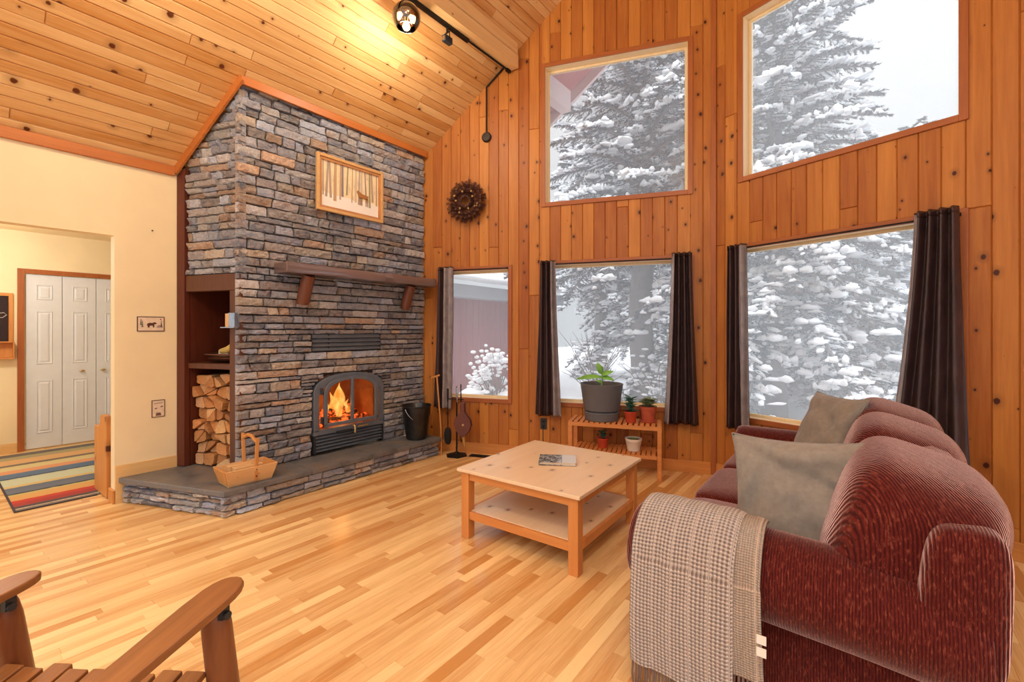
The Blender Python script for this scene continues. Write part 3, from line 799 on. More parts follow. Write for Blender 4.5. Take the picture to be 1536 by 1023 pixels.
for i in range(15):
    y = -a + .02 + (2*a-.04)*i/14 + rp.uniform(-.012,.012); wd = rp.uniform(.012,.034); zb = rp.uniform(-.15,-.06); y2 = y + rp.uniform(-.02,.02)
    y, y2 = max(-a+.02, min(a-.02, y)), max(-a+.02, min(a-.02, y2))
    c = rp.choice([(176,156,140),(142,128,132),(190,158,122),(206,190,168),(160,146,110)])
    mb.add([(.005,y-wd/2,zb),(.005,y+wd/2,zb),(.005,y2+wd*.4,b-.002),(.005,y2-wd*.4,b-.002)], [(0,1,2,3)], srgb(*c)[:3])
# the animal of the print
mb.add([(.0055,.09,-.06),(.0055,.19,-.06),(.0055,.2,-.02),(.0055,.12,-.01),(.0055,.08,.015),(.0055,.06,0)], [(0,1,2,3,4,5)], srgb(170,116,64)[:3])
for y in (.10,.12,.17,.19): mb.add([(.0055,y-.005,-.13),(.0055,y+.005,-.13),(.0055,y+.006,-.05),(.0055,y-.006,-.05)], [(0,1,2,3)], srgb(130,92,60)[:3])
t = NT('print_trees'); mb.build('print_trees', t.done(t.pbsdf(t.attr(), .6)), prt)

# match holder on the niche post
p = FL(.064, 1.40, .009)
mh = thing('match_holder', 'small steel match holder box on the dark niche post', 'match holder', p, math.atan2(LE.y, LE.x))
mb = MB(); mb.box(-.06,.062,.001,.006,.0,.115); mb.box(-.06,-.056,.006,.045,0,.115); mb.box(.0,.004,.006,.045,0,.115); mb.box(-.06,.004,.041,.045,0,.115); mb.box(-.06,.085,.006,.055,-.008,.0)
mb.build('holder', M['chrome'], mh, bevel=.001)
mb = MB(); mb.box(.006,.06,.006,.03,.0,.11); mb.build('matchbox', M['basket'], mh)

# things on the niche shelf
p = FL(.36, 1.092, -.2); ra = math.atan2(LE.y, LE.x)
tr = thing('serving_tray', 'dark oval tray standing on the niche shelf over the firewood', 'tray', p, ra)
mb = MB(); mb.sell((0,0,.035),(.2,.13,.035),1.,1.,32,8); mb.build('tray_bowl', plain('dark_bronze', srgb(96,60,44), .35, .5), tr, smooth=60)
mb = MB(); mb.tube([(.225*math.cos(2*PI*i/40), .15*math.sin(2*PI*i/40), .072) for i in range(40)], .007, 8, closed=True); mb.build('rim', plain('tray_rim', srgb(120,82,64), .3, .5), tr, smooth=60)
mb = MB(); mb.box(-.05,.06,-.05,.05,0,.035)
tag(mb.build('matchbox', M['tagwhite'], loc=FL(.37,1.166,-.2), rotz=ra), 'small white box lying on the niche tray', 'box')
gl = MB(); gl.tube([(-.05,0,.02),(.02,.01,.035),(.07,.0,.06),(.11,-.01,.085)], [.022,.03,.026,.02], 10)
for i in range(4): gl.tube([(.10,-.02+.013*i,.08+.004*i),(.15,-.035+.02*i,.10+.006*i)], [.011,.008], 8)
tag(gl.build('glove', plain('work_glove', srgb(196,170,96), .85, var=.35, vscale=16), loc=FL(.29,1.172,-.10), rotz=ra+PI), 'yellow and dark work glove resting on the niche tray', 'glove')

# firewood in the niche
rl = random.Random(12)
ORD = ['first','second','third','fourth','fifth','sixth','seventh','eighth','ninth']
rows = 8; cols = 4; U0, U1, V0 = .132, .598, .206; rowh = .098
gp = {}
for r_ in range(rows+1):
    for c_ in range(cols+1):
        u = U0 + (U1-U0)*c_/cols; v = V0 + rowh*r_
        if 0 < c_ < cols: u += rl.uniform(-.03,.03)
        if 0 < r_: v += rl.uniform(-.024,.024)
        if r_ == rows: v = min(v, 1.035)
        gp[r_, c_] = (u, v)
cnt = 0
for r_ in range(rows):
    items = []
    for c_ in range(cols-1, -1, -1):
        q = [gp[r_,c_], gp[r_,c_+1], gp[r_+1,c_+1], gp[r_+1,c_]]
        m = rl.random()
        if m < .32: items += [[q[0],q[1],q[2]], [q[0],q[2],q[3]]]
        elif m < .64: items += [[q[0],q[1],q[3]], [q[1],q[2],q[3]]]
        else: items.append(q)
    items.sort(key=lambda q: -sum(p[0] for p in q)/len(q))
    for n_, q in enumerate(items):
        cu = sum(p[0] for p in q)/len(q); cv = sum(p[1] for p in q)/len(q)
        sh = [(cu + (p[0]-cu)*.90, cv + (p[1]-cv)*.90) for p in q]
        # round the corners a little and roughen
        pts = []
        L = len(sh)
        for i in range(L):
            a, b = sh[i], sh[(i+1) % L]
            for t_ in (.14, .5, .86): pts.append((a[0]+(b[0]-a[0])*t_ + (rl.uniform(-.004,.004) if t_ == .5 else 0), a[1]+(b[1]-a[1])*t_ + (rl.uniform(-.003,.003) if t_ == .5 else 0)))
        fr = -.035 - rl.uniform(0,.06)
        if r_ in (0,1,2) : fr -= .01
        mb = MB(); c = rl.uniform(.82,1.1)
        base = FL(cu, V0 if False else cv, -.2)
        mb.prism(pts, fr, fr-.34, lambda u, v, w: FL(u, v, w) - base, srgb(*[min(255,x*c) for x in rl.choice([(246,206,150),(236,184,120),(222,170,112),(250,214,168)])])[:3])
        o = mb.build('firewood_log', M['log'], loc=base, bevel=.002)
        tag(o, 'split firewood log, %s from the left in the %s row up of the niche stack' % (ORD[n_], ORD[r_]), 'log', 'split firewood stacked in the chimney niche')

# bucket
bk = thing('ash_bucket', 'dark tapered steel ash bucket on the right end of the hearth', 'bucket', (-3.83, 3.30, .201))
mb = MB(); mb.lathe([(.105,.0),(.108,.004),(.110,.012),(.155,.345),(.163,.352),(.163,.362),(.157,.364),(.150,.352),(.106,.02),(.0,.018)], 32); mb.build('pail', M['bucket'], bk, smooth=35)
mb = MB(); mb.tube([(.17*math.cos(rad(a))*.0 + .168*math.sin(rad(a))*0 + .0, -.168*math.cos(rad(a)), .33 - .0 + 0) for a in (0,)] + [(.0,-.168,.325)] , .003, 6) if False else None
mb.tube([(.17*math.sin(rad(t))*.45+.02, .168*-math.cos(rad(t)), .335 - .17*math.sin(rad(t))*.85) for t in range(0,181,12)], .004, 6)
mb.build('bail_handle', M['chrome'], bk, smooth=60)
for s_ in (-1,1):
    mb = MB(); mb.box(-.012,.03,s_*.158,s_*.166,.315,.35); mb.build('handle_ear', M['bucket'], bk)

# walking stick / poker leaning in the corner behind the bucket
st = thing('hearth_broom', 'pale wooden stick leaning in the corner behind the bucket', 'stick', (-3.672, 3.522, 0))
mb = MB(); mb.tube([(0,0,0),(-.02,.01,.3),(-.06,.015,.60),(-.095,.02,.86)], .009, 8); mb.build('shaft', M['basket_end'], st, smooth=60)
mb = MB(); mb.tube([(-.12,-.045,.845),(-.095,.02,.86),(-.085,.05,.87)], .011, 8); mb.build('crook', M['basket_end'], st, smooth=60)

# fire tool set
ft = thing('tool_stand', 'black iron fireplace tool stand on the floor by the narrow window', 'tool stand', (-3.515, 3.60, 0), A1)
mb = MB(); mb.lathe([(.125,0),(.125,.008),(.09,.02),(.03,.028),(.012,.05)], 6); mb.build('base', M['black'], ft, smooth=25)
mb = MB(); mb.tube([(0,0,.03),(0,0,.72)], .008, 10); mb.tube([(-.09,-.015,.62),(.09,-.015,.62)], .006, 8); mb.tube([(0,0,.72),(0,0,.76)], [.012,.003], 8); mb.build('post', M['black'], ft, smooth=50)
br = thing('hearth_brush', 'black hearth brush hanging on the iron tool stand', 'brush', (0,0,0))
q = F1(-2.53,-.2,0)
def on_stand(x, y, z): 
    c_, s_ = math.cos(A1), math.sin(A1); return (-3.515 + x*c_ - y*s_, 3.60 + x*s_ + y*c_, z)
br.location = on_stand(-.085,-.045,.13); br.rotation_euler.z = A1
mb = MB(); mb.tube([(0,0,.17),(0,0,.46)], .0055, 8); mb.tube([(0,0,.46),(0,0,.5),(0,0,.6),(0,0,.61)], [.007,.011,.011,.006], 10); mb.build('handle', M['black'], br, smooth=50)
mb = MB(); mb.sell((0,0,.09),(.042,.026,.095),.8,.9,16,10); mb.build('bristles', plain('black_bristle', srgb(24,22,24), .9, bump=.8, bscale=120), br, smooth=60)
pk = thing('fire_poker', 'iron fire poker hanging at the middle of the tool stand', 'poker', on_stand(.028,-.048,.09), A1)
mb = MB(); mb.tube([(0,0,.02),(0,0,.5)], .0055, 8); mb.tube([(0,0,.02),(.0,-.012,.0),(.0,-.03,.02)], .005, 8); mb.build('shaft', M['black'], pk, smooth=50)
mb = MB(); mb.tube([(0,0,.5),(0,0,.53),(0,0,.65),(0,0,.66)], [.007,.011,.011,.006], 10); mb.build('handle', M['chrome'], pk, smooth=50)
sv = thing('fire_tongs', 'thin iron tongs on the window side of the tool stand', 'tongs', on_stand(.07,-.045,.16), A1)
mb = MB(); mb.tube([(0,0,0),(-.006,0,.3),(0,0,.56)], .004, 8); mb.tube([(.012,0,0),(.014,0,.3),(.002,0,.56)], .004, 8); mb.tube([(.001,0,.56),(.001,0,.63)], .007, 8); mb.build('tongs_body', M['black'], sv, smooth=50)
bl = thing('fire_bellows', 'brown leather bellows with brass nozzle hanging on the tool stand', 'bellows', on_stand(.115,-.085,.13), A1)
prof = [(0,.10),(.03,.12),(.075,.17),(.098,.235),(.088,.29),(.05,.335),(.024,.37),(.02,.44),(.026,.47),(.0,.48)]
poly = prof + [(-a_, b_) for a_, b_ in prof[-2:0:-1]]
for y_, nm in ((-.026,'front_board'),(.014,'rear_board')):
    mb = MB(); mb.prism(poly, y_, y_+.012, lambda u, v, w: (u, w, v)); mb.build(nm, M['leather'], bl, bevel=.002)
mb = MB(); mb.prism([(a_*.93, .235+(b_-.235)*.93) for a_, b_ in poly if b_ < .36], -.014, .014, lambda u, v, w: (u, w, v)); mb.build('leather_gusset', plain('gusset', srgb(70,38,34), .6), bl)
mb = MB(); mb.tube([(0,-.0,.115),(.01,0,.06),(.02,0,.0)], [.022,.016,.008], 10); mb.build('nozzle', M['brass'], bl, smooth=50)
mb = MB(); mb.lathe([(.014,0),(.012,.006),(0,.008)], 12, Matrix.Translation((.01,-.026,.235)) @ Matrix.Rotation(PI/2, 4, 'X')); mb.build('stud', M['brass'], bl, smooth=50)

# floor vent
fv = MB(); fv.box(-.15,.15,-.05,.05,.0005,.004)
for i in range(9): fv.box(-.14,.14,-.042+.0105*i-.002,-.042+.0105*i+.002,.004,.0055)
tag(fv.build('floor_register', M['black'], loc=tuple(F1(-2.33,-.12,0)), rotz=A1), 'black floor air register by the tool stand', 'vent')

# wooden trug on the hearth
tg = thing('wooden_trug', 'pale pine trug with tall bridge handle on the hearth edge', 'basket', (-3.815, 1.565, .201), rad(-2))
L2, W2h, Hb = .185, .125, .125
def slant(name, pts, th, mat):
    mb = MB(); mb.add(pts, [(0,1,2,3)]); return mb.build(name, mat, tg, solid=th, bevel=.0015)
slant('side_board', [(.095,-.155,.012),(.095,.155,.012),(.125,.185,Hb),(.125,-.185,Hb)], .012, M['basket'])
slant('side_board', [(-.095,-.155,.012),(-.095,.155,.012),(-.125,.185,Hb),(-.125,-.185,Hb)], .012, M['basket'])
slant('end_board', [(-.089,-.155,.012),(.089,-.155,.012),(.119,-.185,Hb),(-.119,-.185,Hb)], .012, M['basket_end'])
slant('end_board', [(-.089,.155,.012),(.089,.155,.012),(.119,.185,Hb),(-.119,.185,Hb)], .012, M['basket_end'])
mb = MB(); mb.box(-.095,.095,-.155,.155,.001,.012); mb.build('bottom_board', M['basket'], tg)
for s_ in (-1,1):
    mb = MB(); mb.bar((s_*.107,.03,.015),(s_*.142,.03,.345), .024, .014, up=(1,0,0)); hp_ = mb.build('handle_post', M['basket_end'], tg, bevel=.002)
    mb = MB()
    for z_ in (.05,.1): mb.tube([(s_*(.119+.0), .03, z_),(s_*(.128+.0),.03,z_)], .005, 8)
    mb.build('rivet', M['darkwood'], hp_)
mb = MB(); mb.tube([(-.136,.03,.312),(-.09,.03,.322),(-.04,.03,.346),(.04,.03,.346),(.09,.03,.322),(.136,.03,.312)], [.012,.012,.014,.014,.012,.012], 10); mb.build('handle_bar', M['basket_end'], tg, smooth=60)
mb = MB(); mb.box(-.06,.0,-.12,.06,.02,.135); mb.box(.005,.07,-.1,.10,.02,.13)
kd = mb.build('kindling', M['basket'], loc=(-3.815,1.565,.201+.012), rotz=rad(-2), bevel=.004)
tag(kd, 'split pine kindling lying inside the wooden trug', 'kindling')
kd.location.z = .201 - .004

# ------------------------------------------------------------------ coffee table, book
ct = thing('coffee_table', 'square knotty pine coffee table with lower shelf on the oak floor', 'coffee table', (-1.685, 2.665, 0), rad(1.5))
hw = .455
mb = MB(); mb.box(-hw,hw,-hw-.02,hw+.02,.438,.46); mb.build('top', M['table_top'], ct, bevel=.004)
for sx in (-1,1):
    for sy in (-1,1):
        mb = MB(); a = hw-.022; b = hw-.002
        mb.box(min(sx*a,sx*(a-.062)),max(sx*a,sx*(a-.062)),min(sy*b,sy*(b-.062)),max(sy*b,sy*(b-.062)),0,.437); mb.build('leg', M['table_leg'], ct, bevel=.003)
for sy in (-1,1):
    y = sy*(hw-.02); mb = MB(); mb.box(-hw+.086,hw-.086,y-.011,y+.011,.385,.437); mb.build('apron', M['table_rail'], ct, bevel=.002)
    mb = MB(); mb.box(-hw+.086,hw-.086,y-.011,y+.011,.128,.178); mb.build('shelf_rail', M['table_rail'], ct, bevel=.002)
for sx in (-1,1):
    x = sx*(hw-.04); mb = MB(); mb.box(x-.011,x+.011,-hw+.066,hw-.066,.385,.437); mb.build('apron', M['table_leg'], ct, bevel=.002)
    mb = MB(); mb.box(x-.011,x+.011,-hw+.066,hw-.066,.128,.178); mb.build('shelf_rail', M['table_leg'], ct, bevel=.002)
mb = MB(); mb.box(-hw+.052,hw-.052,-hw+.032,hw-.032,.162,.180); mb.build('shelf', M['table_top'], ct, bevel=.002)

bo = thing('book', 'thin hardcover picture book with a grey photo cover on the coffee table', 'book', (-1.665, 2.70, .461), rad(31))
def cover():
    t = NT('book_cover'); o = t.obj(); s = t.n('ShaderNodeSeparateXYZ'); t.put(s.inputs[0], o)
    n = t.noise(o, 38, 5, .7)
    c = t.ramp(n, [(.38, srgb(44,48,54)), (.5, srgb(120,124,130)), (.62, srgb(206,208,212))])
    c = t.mix(t.math('GREATER_THAN', s.outputs[0], .03), c, srgb(214,216,218)); return t.done(t.pbsdf(c, .22))
mb = MB(); mb.box(-.125,.125,-.095,.095,.002,.005); mb.box(-.125,.125,-.095,.095,.021,.024); mb.box(-.127,-.122,-.095,.095,.002,.024); mb.build('cover', cover(), bo, bevel=.001)
mb = MB(); mb.box(-.121,.12,-.09,.09,.0055,.0205); mb.build('pages', plain('pages', srgb(214,196,172), .8), bo)

# ------------------------------------------------------------------ plant bench and pots
bn = thing('plant_bench', 'low slatted birch bench holding pots under the square window', 'bench', tuple(F1(-.905,-.215,0)), A1)
bw, bd, bh = .43, .165, .50
for sx in (-1,1):
    for sy in (-1,1):
        mb = MB(); mb.box(sx*bw-(.038 if sx>0 else 0), sx*bw+(.038 if sx<0 else 0), sy*bd-(.03 if sy>0 else 0), sy*bd+(.03 if sy<0 else 0), 0, bh-.045); mb.build('leg', M['bench'], bn, bevel=.003)
for z0 in (bh-.045, .19):
    for sy in (-1,1):
        y = sy*(bd-.012); mb = MB(); mb.box(-bw,bw,y-.012,y+.012,z0,z0+.034); mb.build('long_rail', M['bench'], bn, bevel=.002) if z0 > .3 else (MB().box(-bw+.04,bw-.04,y-.012,y+.012,z0,z0+.03).build('long_rail', M['bench'], bn, bevel=.002))
    n = 17
    for i in range(n):
        x = -bw + .022 + (2*bw-.044)*i/(n-1); 
        if z0 < .3: x *= .88
        mb = MB(); mb.box(x-.017,x+.017,-bd,bd,z0+.031 if z0<.3 else z0+.035,z0+.042 if z0<.3 else z0+.046); mb.build('top_slat' if z0 > .3 else 'shelf_slat', M['bench'], bn, bevel=.0015)
zt = bh + .002; zs = .2335
def leafmesh(mb, base, dirv, L, W, up=(0,0,1), bend=.25, n=6):
    d = Vector(dirv).normalized(); u = Vector(up); side = d.cross(u).normalized(); nrm = side.cross(d)
    rows_ = []
    for i in range(n+1):
        t = i/n; w = W*math.sin(PI*min(1, t*.93+.04))**.8*(1-.25*t)
        c = Vector(base) + d*L*t - nrm*(bend*L*t*t)
        rows_.append((c - side*w/2 + nrm*w*.18, c, c + side*w/2 + nrm*w*.18))
    vs = [p for r_ in rows_ for p in r_]; fs = []
    for i in range(n):
        fs += [(3*i,3*i+1,3*i+4,3*i+3),(3*i+1,3*i+2,3*i+5,3*i+4)]
    mb.add(vs, fs)
pp = thing('potted_seedling', 'large dark grey round planter with a young green leafy plant', 'potted plant', tuple(F1(-1.035,-.215,zt)), A1)
mb = MB(); mb.lathe([(.155,.0),(.16,.004),(.168,.075),(.164,.082),(.158,.084)], 40); mb.build('saucer', M['pot'], pp, smooth=35)
mb = MB(); mb.lathe([(.148,.084),(.152,.098),(.172,.10),(.205,.34),(.208,.352),(.2,.354),(.194,.34),(.19,.315),(.0,.312)], 40); pp_pot = mb.build('pot', M['pot'], pp, smooth=35)
mb = MB(); mb.lathe([(.188,.316),(.1,.324),(0,.326)], 24); mb.build('soil', M['soil'], pp_pot)
mb = MB(); mb.tube([(0,0,.32),(.004,0,.40),(0,0,.455)], [.006,.005,.004], 8); mb.build('stem', M['leaf'], pp, smooth=60)
for (b_, d_, L_, W_l, be) in [((0,0,.445),(-.25,-.2,.75),.115,.075,.15),((0,0,.43),(.9,-.25,.45),.12,.06,.2),((0,0,.41),(.75,-.3,.02),.12,.055,.35),((0,0,.41),(-1,-.2,.12),.24,.06,.42),((0,0,.36),(-.5,-.8,.4),.07,.04,.2)]:
    mb = MB(); leafmesh(mb, b_, d_, L_, W_l, (.1,-.8,.6), be); mb.build('leaf', M['leaf'], pp, smooth=180, solid=.0012)
def smallpot(mat, r0, r1, h, saucer=None):
    mb = MB(); mb.lathe([(r0,0),(r1*.97,h*.76),(r1,h*.78),(r1*1.04,h),(r1*.97,h),(r1*.93,h*.86),(0,h*.85)], 28); return mb
def rosette(parent, mat, z, n, L, W, rng, spread=1., tall=0):
    for i in range(n):
        a = 2.4*i; up_ = rng.uniform(.25,1.1); 
        mb = MB(); leafmesh(mb, (rng.uniform(-.012,.012), rng.uniform(-.012,.012), z + tall*i/n), (math.cos(a)*spread, math.sin(a)*spread, up_), L*rng.uniform(.7,1.1), W, (0,0,1.001), .2, 4); mb.build('leaf', mat, parent, smooth=180, solid=.002)
rg = random.Random(8)
a1 = thing('potted_succulent', 'small bright red pot with a blue green bushy plant beside the grey planter', 'potted plant', tuple(F1(-.755,-.275,zt)), A1)
smallpot(M['redpot'], .045, .06, .105).build('pot', M['redpot'], a1, smooth=35)
mb = MB(); mb.lathe([(.052,.09),(0,.096)], 16); mb.build('soil', M['soil'], a1)
mb = MB()
for i in range(3): mb.tube([(0,0,.09),(.02*math.cos(2.1*i),.02*math.sin(2.1*i),.2)], .004, 6)
mb.build('stem', M['leaf2'], a1); rosette(a1, M['leaf2'], .10, 44, .075, .036, rg, 1., .12)
a2 = thing('potted_succulent', 'terracotta pot on a saucer with a grey green rosette succulent', 'potted plant', tuple(F1(-.60,-.20,zt)), A1)
mb = MB(); mb.lathe([(.075,0),(.082,.014),(.078,.016),(.06,.008)], 28); mb.build('saucer', M['terra'], a2, smooth=35)
mb = MB(); mb.lathe([(.058,.0105),(.076,.115),(.08,.117),(.083,.15),(.077,.15),(.072,.13),(0,.128)], 28); mb.build('pot', M['terra'], a2, smooth=35)
mb = MB(); mb.lathe([(.07,.133),(0,.138)], 16); mb.build('soil', M['soil'], a2)
rosette(a2, M['leaf3'], .14, 36, .105, .05, rg, 1.2, .05)
a3 = thing('potted_succulent', 'small red pot with dark foliage on the lower bench shelf', 'potted plant', tuple(F1(-1.02,-.24,zs)), A1)
smallpot(M['redpot'], .04, .055, .095).build('pot', M['redpot'], a3, smooth=35)
mb = MB(); mb.lathe([(.048,.082),(0,.088)], 16); mb.build('soil', M['soil'], a3); rosette(a3, M['leaf2'], .09, 14, .06, .03, rg, 1., .06)
a4 = thing('white_pot', 'cream white pot with tiny sprouts on the lower bench shelf', 'potted plant', tuple(F1(-.73,-.25,zs)), A1)
smallpot(M['whitepot'], .058, .076, .115).build('pot', M['whitepot'], a4, smooth=35)
mb = MB(); mb.lathe([(.068,.1),(0,.106)], 16); mb.build('soil', M['soil'], a4); rosette(a4, M['leaf'], .106, 6, .03, .015, rg, 1., 0)

# ------------------------------------------------------------------ curtains
def curtain(label, ang, st, sb, zt_, zb, pleats, amp, ph, seed, lin=None):
    s0 = (st[0]+st[1])/2; b0 = Vector((P1[0]+s0*math.cos(ang), P1[1]+s0*math.sin(ang), 0))
    o = thing('curtain', label, 'curtain', b0, ang, 'brown curtains at the lower windows')
    def fn(u, v):
        k_ = v**1.4
        s = (st[0]+(st[1]-st[0])*u)*(1-k_) + (sb[0]+(sb[1]-sb[0])*u)*k_ - s0
        w = -.092 + amp*math.sin(2*PI*pleats*u + ph + .5*math.sin(3*v+seed)) + .008*mnoise.noise(Vector((u*5, v*4, seed)))
        w = min(w, -.05)
        return Vector((s, w, zt_ + (zb-zt_)*v + .006*math.sin(9*u+seed)*v))
    mb = MB(); mb.grid(fn, 16*max(3,int(pleats*1.5)), 36); mb.build('panel', M['curtain'], o, smooth=180, solid=.003)
    mb = MB(); mb.grid(lambda u, v: fn(u, v*.018)+Vector((0,-.004,.012*(1-v))), 16*max(3,int(pleats*1.5)), 2); mb.build('heading', M['curtain'], o, smooth=180, solid=.002)
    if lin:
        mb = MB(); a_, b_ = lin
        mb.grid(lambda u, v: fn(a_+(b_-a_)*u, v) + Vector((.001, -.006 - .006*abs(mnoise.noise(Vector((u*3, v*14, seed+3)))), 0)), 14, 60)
        mb.build('lining_and_sheen_strip', M['lining'], o, smooth=180, solid=.002)
    return o
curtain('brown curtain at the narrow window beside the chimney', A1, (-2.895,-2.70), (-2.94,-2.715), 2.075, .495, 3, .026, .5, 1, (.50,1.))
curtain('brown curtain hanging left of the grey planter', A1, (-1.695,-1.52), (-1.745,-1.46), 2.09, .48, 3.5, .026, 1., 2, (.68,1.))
curtain('flared brown curtain hanging right of the terracotta pots', A1, (-.385,-.20), (-.455,-.14), 2.105, .475, 4, .028, 2., 3, (.0,.13))  # its narrow grey strip imitates window light reflected on the inner edge
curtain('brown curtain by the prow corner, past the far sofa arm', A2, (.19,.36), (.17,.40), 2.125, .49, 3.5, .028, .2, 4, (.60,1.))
curtain('brown curtain behind the sofa back, rightmost of all', A2, (1.50,1.72), (1.35,1.77), 2.145, .47, 4, .03, 1.3, 5, (.0,.12))  # narrow grey strip here too is a painted window reflection
def rod(label, ang, a, b, z):
    m = (a+b)/2; o = thing('curtain_rod', label, 'curtain rod', (P1[0]+m*math.cos(ang), P1[1]+m*math.sin(ang), z), ang)
    mb = MB(); mb.tube([(a-m,-.032,0),(b-m,-.032,0)], .006, 8); mb.build('rod', M['black'], o, smooth=60)
    for s_ in (a-m+.01, b-m-.01):
        mb = MB(); mb.box(s_-.008,s_+.008,-.032,-.017,-.01,.01); mb.build('bracket', M['black'], o)
rod('thin black curtain rod across the narrow window', A1, -2.91, -2.07, 2.055)
rod('thin black curtain rod across the window by the plant bench', A1, -1.68, -.21, 2.072)
rod('thin black curtain rod across the window behind the sofa', A2, .20, 1.72, 2.112)

# ------------------------------------------------------------------ sofa
sf = thing('sofa', 'deep red chenille three seat sofa with rolled arms facing the coffee table', 'sofa', (-.2, 2.9, 0)); 
SX, SY = -.2, 2.9
def sp_(x, y, z): return Vector((x-SX, y-SY, z))
mb = MB(); mb.box(-.66-SX,.30-SX,1.93-SY,3.93-SY,.05,.33); mb.build('base', M['sofa_y'], sf, bevel=.02)
def arm(yc, sgn):
    """sgn = direction of the outer face along y"""
    pr = []
    r = .155; zc = .49
    pr.append((yc + sgn*.03, .05))
    pr.append((yc + sgn*.03, .34))
    for i in range(17):
        a = rad(-62 + 245*i/16); pr.append((yc + sgn*r*math.cos(a)*1.04, zc + r*math.sin(a)))
    pr.append((yc - sgn*.14, .42)); pr.append((yc - sgn*.14, .05))
    cx = sum(p[0] for p in pr)/len(pr); cz = .42
    st = [(-.735,.12),(-.748,.06),(-.745,.025),(-.73,.008),(-.70,0),(-.4,-.004),(0,-.004),(.20,0),(.27,.01),(.29,.03)]
    n = len(pr); vs = []; fs = []
    for x, ins_ in st:
        for (y, z) in pr:
            k_ = 1 - ins_*3.0
            zz = z if z < .1 else cz + (z-cz)*(1-ins_*2.2)
            dz = -.035*max(0, (x+.2))/.5 if z > .3 else 0      # the roll drops a little towards the back
            vs.append(sp_(x, cx + (y-cx)*k_, max(.05, zz+dz)))
    for j in range(len(st)-1):
        for i in range(n): fs.append((j*n+i, j*n+(i+1)%n, (j+1)*n+(i+1)%n, (j+1)*n+i))
    fs.append(tuple(reversed(range(n)))); fs.append(tuple((len(st)-1)*n+i for i in range(n)))
    mb = MB(); mb.add(vs, fs); return mb.build('arm', M['sofa_x'], sf, smooth=50)
arm(1.885, -1); arm(3.85, 1)
# back frame
pr = [(.06,.05),(.30,.05),(.325,.3),(.34,.62),(.335,.78),(.31,.845),(.25,.87),(.17,.86),(.10,.80)]
st = [(1.93,.03),(1.94,.01),(1.96,0),(2.9,0),(3.90,0),(3.92,.01),(3.93,.03)]
vs = []; fs = []; n = len(pr); cx, cz = .2, .45
for y, i_ in st:
    for x, z in pr: vs.append(sp_(cx+(x-cx)*(1-i_*3), y, max(.05, cz+(z-cz)*(1-i_*1.5))))
for j in range(len(st)-1):
    for i in range(n): fs.append((j*n+i, j*n+(i+1)%n, (j+1)*n+(i+1)%n, (j+1)*n+i))
fs.append(tuple(reversed(range(n)))); fs.append(tuple((len(st)-1)*n+i for i in range(n)))
mb = MB(); mb.add(vs, fs); mb.build('back', M['sofa_y'], sf, smooth=55, bevel=.015)
mb = MB(); mb.sell(sp_(.232, 1.845, .585), (.098,.085,.22), .42, .4, 40, 24, fn=lambda p: Vector((p.x + .10*p.z*(1 if p.x < 0 else .3), p.y, p.z + .03*p.x))); mb.build('back_wing', M['sofa_x'], sf, smooth=180)
for i in range(3):
    yc = 2.265 + .66*i
    mb = MB(); mb.sell(sp_(-.36, yc, .405), (.385,.328,.085), .38, .22, 48, 18, fn=lambda p: Vector((p.x, p.y, p.z + (.012*(1-(p.x/.39)**2)*(1-(p.y/.33)**2) if p.z > 0 else 0)))); mb.build('seat_cushion', M['sofa_y'], sf, smooth=180)
for i in range(3):
    yc = 2.265 + .66*i
    y0 = .338
    if i == 0: yc -= .055; y0 = .385
    if i == 2: y0 = .35
    T = Matrix.Translation(sp_(.125, yc, .655)) @ Matrix.Rotation(rad(17), 4, 'Y')
    mb = MB(); mb.sell((0,0,0), (.20,y0,.255), .55, .38, 56, 28, M=T, fn=lambda p: Vector((p.x*(1+.12*(1-(p.y/.34)**2)), p.y, p.z*(1+.10*(1-min(1,(p.y/.36)**2)))))); mb.build('back_cushion', M['sofa_y'], sf, smooth=180)
for x in (-.62,.25):
    for y in (1.97,3.88):
        mb = MB(); mb.tube([sp_(x,y,.0),sp_(x,y,.05)], [.022,.03], 12); mb.build('foot', M['darkwood'], sf)

